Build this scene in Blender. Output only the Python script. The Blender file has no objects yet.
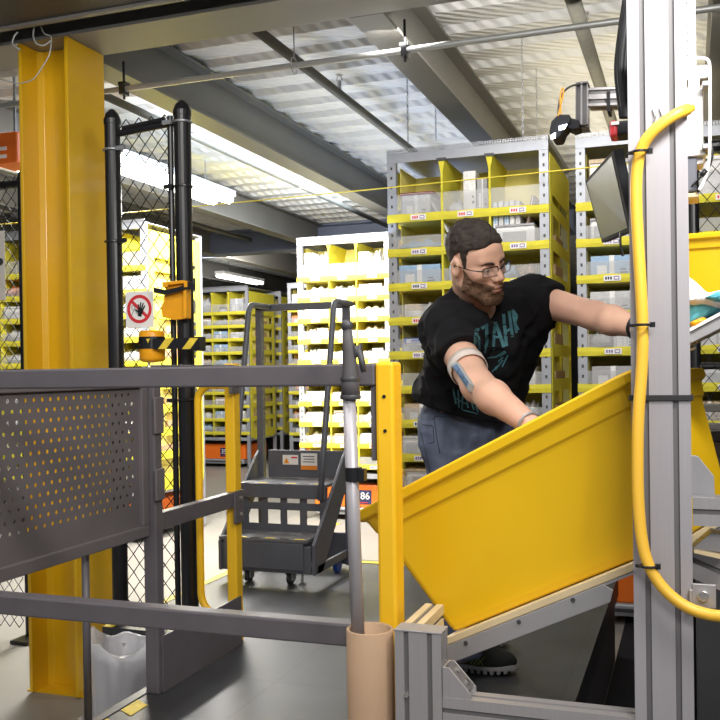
import bpy, math, random
import numpy as np
from mathutils import Vector, Matrix
from mathutils.bvhtree import BVHTree

random.seed(7)
sc = bpy.context.scene
COL = sc.collection
R = math.radians

# ------------------------------------------------------------------ camera
CZ = 1.41                      # lens height above the concrete floor
YAW = R(19.7); ROLL = 0.015; F = 920.0; PITCH = .0092; HV = 370.0 + F * math.tan(PITCH)
CT, ST = math.cos(YAW), math.sin(YAW)
cam_d = bpy.data.cameras.new('camera'); cam = bpy.data.objects.new('camera', cam_d); COL.objects.link(cam)
cam_d.sensor_width = 36; cam_d.lens = 36 * F / 720; cam_d.shift_y = (HV - 360) / 720
cam_d.clip_start = .02; cam_d.clip_end = 100
cam.matrix_world = Matrix.Translation((0, 0, CZ)) @ Matrix.Rotation(YAW, 4, 'Z') @ Matrix.Rotation(R(90) - PITCH, 4, 'X') @ Matrix.Rotation(-ROLL, 4, 'Z')
sc.camera = cam
sc.view_settings.view_transform = 'Standard'; sc.view_settings.look = 'None'
sc.view_settings.gamma = 1; sc.view_settings.use_curve_mapping = False
sc.view_settings.exposure = 0.0

# ------------------------------------------------------------------ world and lights
w = bpy.data.worlds.new('world'); sc.world = w; w.use_nodes = True
w.node_tree.nodes['Background'].inputs[0].default_value = (.82, .88, 1, 1)
w.node_tree.nodes['Background'].inputs[1].default_value = .22
def area(name, loc, target, sx, sy, power, col=(1, 1, 1), spread=180):
    l = bpy.data.lights.new(name, 'AREA'); l.shape = 'RECTANGLE'; l.size = sx; l.size_y = sy; l.energy = power; l.color = col
    l.spread = R(spread)
    o = bpy.data.objects.new(name, l); COL.objects.link(o); o.location = loc
    o.rotation_euler = (Vector(target) - Vector(loc)).to_track_quat('-Z', 'Y').to_euler()
    return o
WHITE = (1, .97, .93); COOL = (.88, .93, 1); WARM = (1, .88, .66)
area('station_ceiling_light', (-.9, 1.2, 3.1), (-.9, 2.2, .6), 2.2, .5, 38, WHITE)
area('station_post_light', (.42, .95, 2.35), (-.05, 1.55, 2.15), .35, .2, 17, WHITE, 130)
area('tote_fill_light', (.9, -1.2, 2.9), (-.3, 1.8, .9), 1.2, .6, 60, WHITE)  # added fill behind the camera that brightens the tote front
area('front_hall_light', (-2.3, -.6, 3.0), (-1.6, 2.6, .8), 2.0, .6, 15, WHITE)
area('pod_fill_light', (-.6, 3.9, 2.85), (-.9, 5.2, 1.5), 1.4, .2, 22, WHITE)  # fill without a fixture, turned on the pod to brighten its bins
area('aisle_light', (-3.7, 6.1, 2.80), (-3.7, 6.1, 0), .25, 2.6, 260, WHITE)
area('aisle_fill_beyond', (-3.0, 6.9, 2.75), (-3.0, 8.0, 1.0), .3, 1.2, 95, WHITE)  # unseen fill added to lift the dark gaps in the pod ahead
area('far_aisle_light', (-5.4, 10.5, 2.85), (-6.2, 12.2, 1.0), 1.5, .3, 70, WHITE)
area('deck_fill_uplight', (-1.95, 6.4, 2.2), (0, 0, 9), .7, 3.4, 19, (.56, .70, 1), 180).rotation_euler = (math.pi, 0, 0)  # uplight added in mid-air to brighten the bluish deck bay
area('deck_fill_uplight_warm', (-.35, 6.2, 2.76), (0, 0, 9), .9, 2.6, 13, (1, .88, .64)).rotation_euler = (math.pi, 0, 0)  # second added uplight, level with the pod tops, warms the cream deck
area('deck_band_light', (-2.86, 6.8, 2.99), (-3.4, 6.8, 3.3), 3.5, .1, 55, (.70, .82, 1))

# ------------------------------------------------------------------ pixel helpers
def ray(u, v):
    du, dv = u - 360, v - HV
    c, s = math.cos(ROLL), math.sin(ROLL)
    x = (c * du - s * dv) / F; y = (s * du + c * dv) / F
    cp, sp = math.cos(PITCH), math.sin(PITCH); k = cp - y * sp; x /= k; zz = (-sp - y * cp) / k
    return Vector((x * CT - ST, x * ST + CT, zz))
def P(u, v, d): return Vector((0, 0, CZ)) + ray(u, v) * d
def PX(u, v, X): r = ray(u, v); return P(u, v, X / r.x)
def PY(u, v, Y): r = ray(u, v); return P(u, v, Y / r.y)
def PZ(u, v, z): r = ray(u, v); return P(u, v, (z - CZ) / r.z)

# ------------------------------------------------------------------ materials
def mat(name, col, rough=.5, metal=0, noise=0, nscale=8, bump=0, bscale=60, emit=0, alpha=1, trans=0, spec=.5, sub=0, stretch=None, coat=0, col2=None):
    m = bpy.data.materials.new(name); m.use_nodes = True
    nt = m.node_tree; b = nt.nodes['Principled BSDF']
    c = tuple(col) + (1,)
    b.inputs['Base Color'].default_value = c; b.inputs['Roughness'].default_value = rough
    b.inputs['Metallic'].default_value = metal; b.inputs['Alpha'].default_value = alpha
    b.inputs['Transmission Weight'].default_value = trans; b.inputs['Specular IOR Level'].default_value = spec
    b.inputs['Coat Weight'].default_value = coat
    if sub:
        b.inputs['Subsurface Weight'].default_value = sub; b.inputs['Subsurface Radius'].default_value = (.012, .004, .002); b.inputs['Subsurface Scale'].default_value = 1
    if emit:
        b.inputs['Emission Color'].default_value = c; b.inputs['Emission Strength'].default_value = emit
    tc = nt.nodes.new('ShaderNodeTexCoord'); mp = nt.nodes.new('ShaderNodeMapping'); nt.links.new(tc.outputs['Object'], mp.inputs[0])
    if stretch: mp.inputs['Scale'].default_value = stretch
    if noise or col2:
        n = nt.nodes.new('ShaderNodeTexNoise'); n.inputs['Scale'].default_value = nscale; n.inputs['Detail'].default_value = 6
        nt.links.new(mp.outputs[0], n.inputs['Vector'])
        r = nt.nodes.new('ShaderNodeValToRGB'); nt.links.new(n.outputs['Fac'], r.inputs[0])
        k = noise
        if col2:
            r.color_ramp.elements[0].color = c; r.color_ramp.elements[1].color = tuple(col2) + (1,)
            r.color_ramp.elements[0].position = .42; r.color_ramp.elements[1].position = .62
        else:
            r.color_ramp.elements[0].color = tuple(x * (1 - k) for x in col) + (1,); r.color_ramp.elements[1].color = tuple(min(1, x * (1 + k)) for x in col) + (1,)
            r.color_ramp.elements[0].position = .3; r.color_ramp.elements[1].position = .7
        nt.links.new(r.outputs[0], b.inputs['Base Color'])
    if bump:
        n2 = nt.nodes.new('ShaderNodeTexNoise'); n2.inputs['Scale'].default_value = bscale; n2.inputs['Detail'].default_value = 4
        nt.links.new(mp.outputs[0], n2.inputs['Vector'])
        bp = nt.nodes.new('ShaderNodeBump'); bp.inputs['Strength'].default_value = bump; bp.inputs['Distance'].default_value = .004
        nt.links.new(n2.outputs['Fac'], bp.inputs['Height']); nt.links.new(bp.outputs[0], b.inputs['Normal'])
    return m
M = {}
M['column'] = mat('column_yellow', (.74, .43, .008), .28, noise=.06, nscale=3, bump=.15, bscale=25, coat=.3)
M['tote'] = mat('tote_yellow', (.88, .54, .008), .42, noise=.025, nscale=4, bump=.06, bscale=200)
M['post_y'] = mat('post_yellow', (.86, .50, .015), .42, noise=.03, nscale=6)
M['rail'] = mat('rail_grey', (.105, .095, .105), .42, noise=.08, nscale=12, bump=.06, bscale=250)
M['panel'] = mat('panel_grey', (.12, .107, .112), .5, noise=.06, nscale=10)
M['stair'] = mat('stair_grey', (.10, .105, .125), .45, noise=.08, nscale=14, bump=.05, bscale=200)
M['tread'] = mat('tread_grey', (.13, .13, .14), .6, noise=.2, nscale=90, bump=.3, bscale=300)
M['alu'] = mat('anodised_aluminium', (.46, .445, .455), .38, .55, noise=.04, nscale=6, stretch=(40, 40, 1))
M['groove'] = mat('profile_groove', (.16, .155, .16), .6, .3)
M['postw'] = mat('station_post_aluminium', (.39, .375, .40), .42, .25, noise=.03, nscale=6, stretch=(60, 60, 1))
M['galv'] = mat('galvanised_steel', (.30, .31, .33), .42, .5, noise=.12, nscale=40)
M['black'] = mat('black_paint', (.012, .012, .014), .3)
M['rubber'] = mat('black_rubber', (.02, .02, .022), .75)
M['plastic_b'] = mat('black_plastic', (.016, .017, .02), .55, spec=.3)
M['foam'] = mat('grey_foam_grip', (.07, .065, .07), .7, noise=.1, nscale=30)
M['dkgrey'] = mat('dark_grey', (.05, .05, .055), .5)
M['white'] = mat('white_paint', (.85, .84, .83), .45)
M['paper'] = mat('white_paper', (.82, .81, .79), .7)
M['red'] = mat('red_print', (.62, .03, .04), .5)
M['orange'] = mat('orange_shell', (.86, .17, .012), .45)
M['amber'] = mat('amber_plastic', (.87, .38, .01), .35, noise=.06, nscale=20)
M['brown'] = mat('cardboard', (.42, .27, .15), .8, noise=.12, nscale=14, bump=.15, bscale=80)
M['tube'] = mat('cardboard_tube', (.38, .25, .155), .75, noise=.07, nscale=9, bump=.1, bscale=60)
M['wire'] = mat('fence_wire', (.010, .010, .011), .6, spec=.2)
M['fabric'] = mat('pod_yellow_fabric', (.68, .60, .04), .75, noise=.08, nscale=12, bump=.15, bscale=300)
M['fabric_in'] = mat('pod_inner_fabric_lit', (.82, .72, .20), .8, noise=.1, nscale=10)  # paler than the outer fabric, in place of light missing inside the bins
M['steel_w'] = mat('pod_frame_steel', (.36, .375, .41), .45, .3, noise=.06, nscale=20)
M['beam'] = mat('beam_grey_paint', (.17, .163, .145), .5, noise=.07, nscale=2.2, bump=.08, bscale=90)
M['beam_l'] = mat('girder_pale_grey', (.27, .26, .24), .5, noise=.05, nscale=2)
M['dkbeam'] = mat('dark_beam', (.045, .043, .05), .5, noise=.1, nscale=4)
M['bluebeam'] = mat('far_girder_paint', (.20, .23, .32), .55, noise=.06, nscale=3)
M['pipe'] = mat('sprinkler_pipe', (.13, .125, .10), .5, noise=.1, nscale=20)
M['pipe_l'] = mat('conduit_galvanised', (.46, .47, .46), .4, .4, noise=.06, nscale=15)
M['hose'] = mat('yellow_hose', (.86, .50, .05), .42)
M['rope'] = mat('yellow_line', (.75, .62, .05), .5)
M['teal_ink'] = mat('teal_print', (.05, .16, .19), .7, noise=.5, nscale=30)
M['lamp'] = mat('lamp_tube', (1, .97, .92), emit=9)
M['lampled'] = mat('scanner_led', (.75, .85, 1), emit=12)
M['blue'] = mat('blue_plastic', (.02, .07, .35), .35)
M['tanlip'] = mat('chute_tan_liner', (.62, .50, .30), .5, noise=.06, nscale=10)
M['chute'] = mat('chute_grey_sheet', (.34, .335, .35), .45, .3, noise=.05, nscale=10)
M['mark_y'] = mat('yellow_tape', (.80, .60, .05), .6, noise=.15, nscale=30)
M['bolt'] = mat('zinc_bolt', (.7, .69, .66), .25, .9)
M['teal'] = mat('teal_cloth', (.12, .50, .62), .7, noise=.25, nscale=40)
M['navy'] = mat('navy_label', (.02, .03, .10), .5)
M['sign_o'] = mat('orange_label', (.80, .25, .02), .5)
# clear sheet of the bins
def clear(name, col, a, rough=.25):
    m = mat(name, col, rough, alpha=a); return m
M['film'] = clear('clear_bin_film', (.66, .67, .68), .27)
M['liner'] = clear('clear_bin_liner', (.80, .80, .84), .5, .3)
M['bag'] = mat('white_plastic_bag', (.90, .91, .93), .35, bump=.3, bscale=30)

def floor_mat():
    m = mat('polished_concrete', (.29, .275, .25), .4, noise=.10, nscale=1.6, bump=.05, bscale=30)
    return m
def mat_mat():
    m = bpy.data.materials.new('rubber_floor_tiles'); m.use_nodes = True; nt = m.node_tree; b = nt.nodes['Principled BSDF']
    tc = nt.nodes.new('ShaderNodeTexCoord'); br = nt.nodes.new('ShaderNodeTexBrick')
    nt.links.new(tc.outputs['Object'], br.inputs['Vector']); br.offset = 0
    br.inputs['Scale'].default_value = 1; br.inputs['Brick Width'].default_value = .9; br.inputs['Row Height'].default_value = .45
    br.inputs['Mortar Size'].default_value = .004; br.inputs['Mortar Smooth'].default_value = .2
    br.inputs['Color1'].default_value = (.036, .037, .042, 1); br.inputs['Color2'].default_value = (.041, .041, .046, 1); br.inputs['Mortar'].default_value = (.025, .025, .027, 1)
    n = nt.nodes.new('ShaderNodeTexNoise'); n.inputs['Scale'].default_value = 5; n.inputs['Detail'].default_value = 6
    nt.links.new(tc.outputs['Object'], n.inputs['Vector'])
    mx = nt.nodes.new('ShaderNodeMix'); mx.data_type = 'RGBA'; mx.blend_type = 'OVERLAY'; mx.inputs[0].default_value = .6
    nt.links.new(br.outputs['Color'], mx.inputs[6]); nt.links.new(n.outputs['Fac'], mx.inputs[7]); nt.links.new(mx.outputs[2], b.inputs['Base Color'])
    bp = nt.nodes.new('ShaderNodeBump'); bp.inputs['Strength'].default_value = .4; bp.inputs['Distance'].default_value = .002
    n3 = nt.nodes.new('ShaderNodeTexNoise'); n3.inputs['Scale'].default_value = 180
    nt.links.new(tc.outputs['Object'], n3.inputs['Vector']); nt.links.new(n3.outputs['Fac'], bp.inputs['Height']); nt.links.new(bp.outputs[0], b.inputs['Normal'])
    b.inputs['Roughness'].default_value = .42
    return m
def deck_mat():
    m = mat('ribbed_deck_steel', (.74, .74, .72), .45, .1)
    nt = m.node_tree; b = nt.nodes['Principled BSDF']
    tc = nt.nodes.new('ShaderNodeTexCoord'); mp = nt.nodes.new('ShaderNodeMapping'); mp.inputs['Rotation'].default_value = (0, 0, R(55))
    nt.links.new(tc.outputs['Object'], mp.inputs[0])
    wv = nt.nodes.new('ShaderNodeTexWave'); wv.inputs['Scale'].default_value = 6.5; nt.links.new(mp.outputs[0], wv.inputs['Vector'])
    bp = nt.nodes.new('ShaderNodeBump'); bp.inputs['Strength'].default_value = .55; bp.inputs['Distance'].default_value = .012
    nt.links.new(wv.outputs['Fac'], bp.inputs['Height']); nt.links.new(bp.outputs[0], b.inputs['Normal'])
    return m
M['floor'] = floor_mat(); M['mat'] = mat_mat(); M['deck'] = deck_mat()
M['wall'] = mat('far_wall_dark', (.10, .10, .11), .8, noise=.2, nscale=.8)
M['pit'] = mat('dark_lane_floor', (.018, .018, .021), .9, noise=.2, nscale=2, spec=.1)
M['bezel'] = mat('monitor_bezel', (.012, .013, .016), .7, spec=.15)

# ------------------------------------------------------------------ mesh builder
class MB:
    def __init__(s, xf=None): s.v = []; s.f = []; s.m = []; s.xf = xf
    def add(s, vs, fs, mi=0, T=None):
        o = len(s.v)
        for p in vs:
            p = Vector(p)
            if T is not None: p = T @ p
            if s.xf is not None: p = s.xf @ p
            s.v.append(p)
        for f in fs: s.f.append(tuple(i + o for i in f)); s.m.append(mi)
        return s
    def box(s, lo, hi, mi=0, T=None):
        x0, y0, z0 = lo; x1, y1, z1 = hi
        return s.add([(x0,y0,z0),(x1,y0,z0),(x1,y1,z0),(x0,y1,z0),(x0,y0,z1),(x1,y0,z1),(x1,y1,z1),(x0,y1,z1)],
                     [(0,3,2,1),(4,5,6,7),(0,1,5,4),(1,2,6,5),(2,3,7,6),(3,0,4,7)], mi, T)
    def prism(s, poly, a, b, axis='z', mi=0, T=None):
        n = len(poly)
        def mk(p, h): return {'z': (p[0], p[1], h), 'y': (p[0], h, p[1]), 'x': (h, p[0], p[1])}[axis]
        vs = [mk(p, a) for p in poly] + [mk(p, b) for p in poly]
        fs = [tuple(range(n))[::-1], tuple(range(n, 2 * n))] + [(i, (i + 1) % n, (i + 1) % n + n, i + n) for i in range(n)]
        if axis == 'y': fs = [f[::-1] for f in fs]
        return s.add(vs, fs, mi, T)
    def tube(s, pts, r, n=8, mi=0, cap=True, closed=False, T=None):
        pts = [Vector(p) for p in pts]; k = len(pts); rr = r if isinstance(r, (list, tuple)) else [r] * k
        vs = []; up = None
        for i, p in enumerate(pts):
            if closed: t = pts[(i + 1) % k] - pts[i - 1]
            else: t = pts[min(i + 1, k - 1)] - pts[max(i - 1, 0)]
            if t.length < 1e-9: t = Vector((0, 0, 1))
            t.normalize()
            if up is None:
                up = Vector((0, 0, 1)) if abs(t.z) < .9 else Vector((1, 0, 0))
            a = t.cross(up); a.normalize(); b = a.cross(t); up = b
            for j in range(n):
                q = 2 * math.pi * (j + .5) / n
                vs.append(p + a * (math.cos(q) * rr[i]) + b * (math.sin(q) * rr[i]))
        fs = []
        for i in range(k if closed else k - 1):
            i2 = (i + 1) % k
            for j in range(n): fs.append((i * n + j, i * n + (j + 1) % n, i2 * n + (j + 1) % n, i2 * n + j))
        if cap and not closed: fs += [tuple(range(n))[::-1], tuple(range((k - 1) * n, k * n))]
        return s.add(vs, fs, mi, T)
    def cyl(s, a, b, r, n=16, mi=0, r2=None, T=None): return s.tube([a, b], [r, r if r2 is None else r2], n, mi, T=T)
    def lathe(s, prof, c=(0, 0, 0), n=24, mi=0, T=None):
        c = Vector(c); vs = []; fs = []
        for (r, z) in prof:
            for j in range(n): q = 2 * math.pi * j / n; vs.append(c + Vector((r * math.cos(q), r * math.sin(q), z)))
        for i in range(len(prof) - 1):
            for j in range(n): fs.append((i * n + j, i * n + (j + 1) % n, (i + 1) * n + (j + 1) % n, (i + 1) * n + j))
        return s.add(vs, fs, mi, T)
    def sphere(s, c, r, n=12, mi=0, sc3=(1, 1, 1), T=None):
        prof = [(max(1e-4, math.sin(math.pi * i / n) * r), -math.cos(math.pi * i / n) * r) for i in range(n + 1)]
        b = MB(); b.lathe(prof, n=n * 2)
        return s.add([Vector(c) + Vector((p.x * sc3[0], p.y * sc3[1], p.z * sc3[2])) for p in b.v], b.f, mi, T)
    def build(s, name, mats, parent=None, loc=None, bevel=0, smooth=False, segs=2, solid=0):
        if not isinstance(mats, (list, tuple)): mats = [mats]
        me = bpy.data.meshes.new(name)
        if parent is not None: inv = parent.matrix_basis.inverted(); vs = [inv @ p for p in s.v]; 
        else:
            if loc is None:
                xs = [p.x for p in s.v]; ys = [p.y for p in s.v]; zs = [p.z for p in s.v]
                loc = Vector(((min(xs) + max(xs)) / 2, (min(ys) + max(ys)) / 2, min(zs)))
            loc = Vector(loc); vs = [p - loc for p in s.v]
        if parent is not None and parent.parent is not None:
            inv = (parent.parent.matrix_basis @ parent.matrix_basis).inverted(); vs = [inv @ p for p in s.v]
        me.from_pydata([tuple(p) for p in vs], [], s.f)
        for mm in mats: me.materials.append(M[mm] if isinstance(mm, str) else mm)
        me.polygons.foreach_set('material_index', s.m)
        if smooth: me.polygons.foreach_set('use_smooth', [True] * len(s.f))
        me.update()
        o = bpy.data.objects.new(name, me); COL.objects.link(o)
        if parent is not None: o.parent = parent
        else: o.location = loc; o.matrix_basis = Matrix.Translation(loc)
        if bevel:
            b = o.modifiers.new('bevel', 'BEVEL'); b.width = bevel; b.segments = segs; b.limit_method = 'ANGLE'; b.angle_limit = R(50)
        return o
def tag(o, label, cat, group=None, kind=None):
    o['label'] = label; o['category'] = cat
    if group: o['group'] = group
    if kind: o['kind'] = kind
    return o
def thing(name, loc, label, cat, group=None, rz=0, mtx=None):
    o = bpy.data.objects.new(name, None); COL.objects.link(o); o.empty_display_size = .05
    o.matrix_basis = mtx if mtx is not None else Matrix.Translation(Vector(loc)) @ Matrix.Rotation(rz, 4, 'Z')
    return tag(o, label, cat, group)
def struct(o): o['kind'] = 'structure'; return o
def copy_tree(o, parent=None):
    c = o.copy(); COL.objects.link(c)
    if parent is not None: c.parent = parent
    for ch in [x for x in o.children if x is not c]: copy_tree(ch, c)
    return c
def arc(c, r, a0, a1, n, ax=(1, 0, 0), ay=(0, 0, 1)):
    c = Vector(c); ax = Vector(ax); ay = Vector(ay)
    return [c + ax * (r * math.cos(a0 + (a1 - a0) * i / n)) + ay * (r * math.sin(a0 + (a1 - a0) * i / n)) for i in range(n + 1)]
def text_mb(txt, size, T, depth=.0006, mi=0, mb=None):
    cu = bpy.data.curves.new('t', 'FONT'); cu.body = txt; cu.size = size; cu.align_x = 'CENTER'; cu.align_y = 'CENTER'; cu.extrude = depth; cu.resolution_u = 3
    ob = bpy.data.objects.new('t', cu); COL.objects.link(ob)
    dg = bpy.context.evaluated_depsgraph_get(); dg.update()
    me = bpy.data.meshes.new_from_object(ob.evaluated_get(dg))
    mb = mb or MB(); mb.add([v.co.copy() for v in me.vertices], [tuple(p.vertices) for p in me.polygons], mi, T)
    bpy.data.objects.remove(ob); bpy.data.curves.remove(cu); bpy.data.meshes.remove(me)
    return mb
FRONT = Matrix.Rotation(R(90), 4, 'X')          # text plane XY -> facing -Y
def alu(mb, lo, hi, axis, faces, groove=.008, w=None, mi=0, mg=1):
    """aluminium profile: solid bar of slabs, with recessed T slots along the given axis on the given faces"""
    mb.box(lo, hi, mi)
    return mb
def profile(a, b, across, up, w, h, nslots_w=2, nslots_h=1, slot=.009, dep=.004):
    """slotted aluminium extrusion from a to b; w measured along `across`, h along `up`; slots cut as real steps"""
    a = Vector(a); b = Vector(b); across = Vector(across).normalized(); up = Vector(up).normalized()
    pitch_w = w / nslots_w; pitch_h = h / nslots_h
    poly = []; 
    def side(start, d, nrm, L, n, pitch):
        pts = []
        for i in range(n):
            c = (i + .5) * pitch
            pts += [(start + d * (c - slot / 2), 0), (start + d * (c - slot / 2) - nrm * dep, 1), (start + d * (c + slot / 2) - nrm * dep, 0), (start + d * (c + slot / 2), 0)]
        return pts
    V2 = Vector
    X = V2((1, 0)); Y = V2((0, 1)); o = V2((-w / 2, -h / 2))
    poly += [(o, 0)] + side(o, X, -Y, w, nslots_w, pitch_w)
    o2 = V2((w / 2, -h / 2)); poly += [(o2, 0)] + side(o2, Y, X, h, nslots_h, pitch_h)
    o3 = V2((w / 2, h / 2)); poly += [(o3, 0)] + side(o3, -X, Y, w, nslots_w, pitch_w)
    o4 = V2((-w / 2, h / 2)); poly += [(o4, 0)] + side(o4, -Y, -X, h, nslots_h, pitch_h)
    n = len(poly); mb = MB()
    vs = [a + across * p[0].x + up * p[0].y for p in poly] + [b + across * p[0].x + up * p[0].y for p in poly]
    for i in range(n):
        mb.m.append(1 if poly[i][1] else 0); mb.f.append((i, (i + 1) % n, (i + 1) % n + n, i + n))
    mb.f += [tuple(range(n))[::-1], tuple(range(n, 2 * n))]; mb.m += [0, 0]
    mb.v = vs
    if (b - a).dot(across.cross(up)) < 0: mb.f = [f[::-1] for f in mb.f]
    return mb

# ------------------------------------------------------------------ setting
struct(MB().box((-14, -3, -.1), (8, 24, 0)).build('floor', 'floor'))
struct(MB().box((-14, 24, 0), (8, 24.2, 3.3)).build('wall_back', 'wall'))
struct(MB().box((-14.2, -3, 0), (-14, 24.2, 3.3)).build('wall_left', 'wall'))
struct(MB().box((8, -3, 0), (8.2, 24.2, 3.3)).build('wall_right', 'wall'))
DZ = 3.19
mb = MB(); prof = []; y = 3.0
prof2 = []
while y < 24:
    prof += [(y, DZ), (y + .17, DZ), (y + .20, DZ - .035), (y + .27, DZ - .035)]; y += .30
prof += [(24, DZ), (24, DZ + .08), (3.0, DZ + .08)]
n = len(prof)
mb.add([(-14, p[0], p[1]) for p in prof] + [(8, p[0], p[1]) for p in prof],
       [(i, i + 1, i + 1 + n, i + n) for i in range(n - 1)] + [(n - 1, 0, n, 2 * n - 1)])
o = mb.build('ceiling', 'deck'); struct(o)
struct(MB().box((-14, -3, DZ + .1), (8, 3.0, DZ + .2)).build('trim_1', 'beam_l'))

def ibeam(name, a, b, w, z0, z1, axis, m, label, group=None, tf=.014, tw=.010):
    mb = MB()
    c = [(-w/2, z0), (w/2, z0), (w/2, z0 + tf), (tw/2, z0 + tf), (tw/2, z1 - tf), (w/2, z1 - tf), (w/2, z1), (-w/2, z1), (-w/2, z1 - tf), (-tw/2, z1 - tf), (-tw/2, z0 + tf), (-w/2, z0 + tf)]
    if axis == 'y':   # runs along Y at X=a[0]
        mb.prism([(a[0] + p[0], p[1]) for p in c], a[1], b[1], 'y')
    else:
        mb.prism([(a[1] + p[0], p[1]) for p in c], a[0], b[0], 'x')
    o = mb.build(name, m); return tag(o, label, 'ceiling beam', group)
BZ = CZ + 1.46
T = Matrix.Identity(4)
ibeam('steel_girder', (-14, 3.46), (8, 3.46), .27, BZ, DZ - .04, 'x', 'beam_l', 'broad pale grey steel girder crossing above the yellow column')
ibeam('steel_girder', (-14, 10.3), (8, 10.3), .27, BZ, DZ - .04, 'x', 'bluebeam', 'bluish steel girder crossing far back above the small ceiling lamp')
for X, lab in ((-2.65, 'grey ceiling beam running back from above the yellow column'), (-1.24, 'grey ceiling beam running back towards the shelf pod behind the man'),
               (.18, 'grey ceiling beam at the right edge, beyond the aluminium station post'), (-4.15, 'grey ceiling beam just above the long bright lamp at upper left'),
               (-5.6, 'dim grey ceiling beam seen left of the yellow column'), (-7.1, 'dim grey ceiling beam above the far small lamp')):
    ibeam('ceiling_beam', (X, 3.60), (X, 10.16), .15, BZ, DZ - .04, 'y', 'beam', lab, 'ceiling beams under the mezzanine deck')
for X, lab in ((-2.65, 'grey ceiling beam beyond the bluish girder, in line with the yellow column'), (-4.15, 'grey far ceiling beam beyond the bluish girder, above the far shelf pods'),
               (-5.6, 'grey far ceiling beam beyond the bluish girder, right of the small lamp'), (-7.1, 'grey far ceiling beam beyond the bluish girder, left of the small lamp')):
    ibeam('ceiling_beam', (X, 10.44), (X, 23.9), .15, BZ, DZ - .04, 'y', 'beam', lab, 'far ceiling beams')
# dark beam in front, at the upper left corner
mb = MB(); mb.box((-5, 2.80, BZ), (-.9, 3.16, DZ - .02)); mb.box((-5, 3.14, BZ - .012), (-.9, 3.165, BZ), 1)
tag(mb.build('cable_duct', ['dkbeam', 'beam_l']), 'dark steel duct across the upper left corner, in front of the girder', 'duct')
# conduit
def conduit():
    t = thing('conduit_pipe', (-2, 3.75, CZ + 1.35), 'thin galvanised conduit crossing the whole ceiling view in front of the deck', 'pipe')
    MB().cyl((-6, 3.75, CZ + 1.35), (5, 3.75, CZ + 1.35), .0135, 12).build('tube', 'pipe_l', t, smooth=True)
    for u in (124, 405):
        p = PY(u, 88 if u < 200 else 48, 3.75); x = p.x; z = CZ + 1.35
        m = MB(); m.box((x - .012, 3.725, z - .03), (x + .012, 3.775, z + .028)); m.cyl((x, 3.75, z - .05), (x, 3.75, z + .13), .006, 8); m.box((x - .02, 3.73, z + .015), (x + .02, 3.77, z + .03))
        m.build('clamp', 'black', t)
    p = PY(294, 50, 3.75); x = p.x; z = CZ + 1.35
    m = MB(); m.tube(arc((x, 3.75, z), .035, 0, 2 * math.pi * .95, 16, (0, 1, 0)), .003, 6); m.cyl((x, 3.75, z + .035), (x, 3.75, DZ), .003, 6)
    m.build('hanger', 'galv', t, smooth=True)
conduit()
def sprinkler(X, z, label, r=.03, heads=(), y0=3.6, y1=10.1, m='pipe'):
    t = thing('sprinkler_pipe', (X, y0, z), label, 'pipe', 'sprinkler pipes')
    MB().cyl((X, y0, z), (X, y1, z), r, 14).build('tube', m, t, smooth=True)
    for Y in heads:
        h = MB(); h.cyl((X, Y, z + r - .004), (X, Y, z + r + .05), .012, 10); h.tube([(X - .018, Y, z + r + .05), (X - .012, Y, z + r + .075), (X, Y, z + r + .082), (X + .012, Y, z + r + .075), (X + .018, Y, z + r + .05)], .003, 6)
        h.cyl((X, Y, z + r + .082), (X, Y, z + r + .086), .022, 14)
        h.build('sprinkler_head', 'pipe_l', t)
sprinkler(-1.89, CZ + 1.6, 'dark pipe with a brass sprinkler running under the bluish deck', .026, (5.0,))
sprinkler(-3.15, CZ + 1.6, 'dark pipe below the brightest strip of deck at upper left', .024, (8.3,))
sprinkler(-.46, CZ + 1.6, 'olive pipe running back under the cream deck, above the monitor', .034, (4.6,), 3.6)
sprinkler(-5.0, CZ + 1.6, 'dark pipe behind the chain-link panel, above the bright pods', .024)
for (u, v0, v1, Y) in ((408, 65, 143, 5.2), (436, 95, 139, 5.6), (523, 25, 136, 4.9), (537, 57, 134, 5.5)):
    b = PY(u, v1, Y); m = MB(); z = b.z; k = 0
    while z < DZ - .02:
        ax = (1, 0, 0) if k % 2 else (0, 1, 0)
        m.tube([Vector((b.x, Y, z)) + Vector(ax) * (.005 * math.cos(q)) + Vector((0, 0, 1)) * (.011 * math.sin(q)) for q in [i * math.pi / 3 for i in range(6)]], .0018, 4, closed=True)
        z += .018; k += 1
    side = {408: 'leftmost of the four hanging above the pod behind the man', 436: 'second from left above the pod behind the man', 523: 'long one, third from left above the pod behind the man', 537: 'rightmost of the four above the pod behind the man'}[u]
    tag(m.build('hanging_chain', 'galv'), 'thin steel chain, ' + side, 'chain', 'chains above the pod')
# lamps
def strip_lamp(X, Y0, Y1, z, label, w=.14):
    t = thing('strip_lamp', (X, (Y0 + Y1) / 2, z), label, 'ceiling lamp')
    MB().box((X - w / 2, Y0, z + .03), (X + w / 2, Y1, z + .08)).build('housing', 'white', t, bevel=.006)
    for dx in (-.3 * w, .3 * w):
        MB().cyl((X + dx, Y0 + .03, z + .008), (X + dx, Y1 - .03, z + .008), w * .16, 14).build('lamp_tube', 'lamp', t, smooth=True)
    for Y in (Y0 + .3, Y1 - .3): MB().cyl((X, Y, z + .08), (X, Y, DZ - .02), .004, 6).build('hanger_rod', 'galv', t)
strip_lamp(-3.72, 4.62, 7.0, CZ + 1.45, 'long bright strip lamp hanging at upper left behind the chain-link panel', .25)
p = P(232, 273, 14.5); strip_lamp(-6.62, 12.3, 13.7, CZ + 1.44, 'small bright strip lamp hanging far back above the distant pods', .16)
strip_lamp(-5.0, 5.0, 6.9, CZ + 1.62, 'bright strip lamp at the left edge, left of the yellow column', .2)
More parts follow.
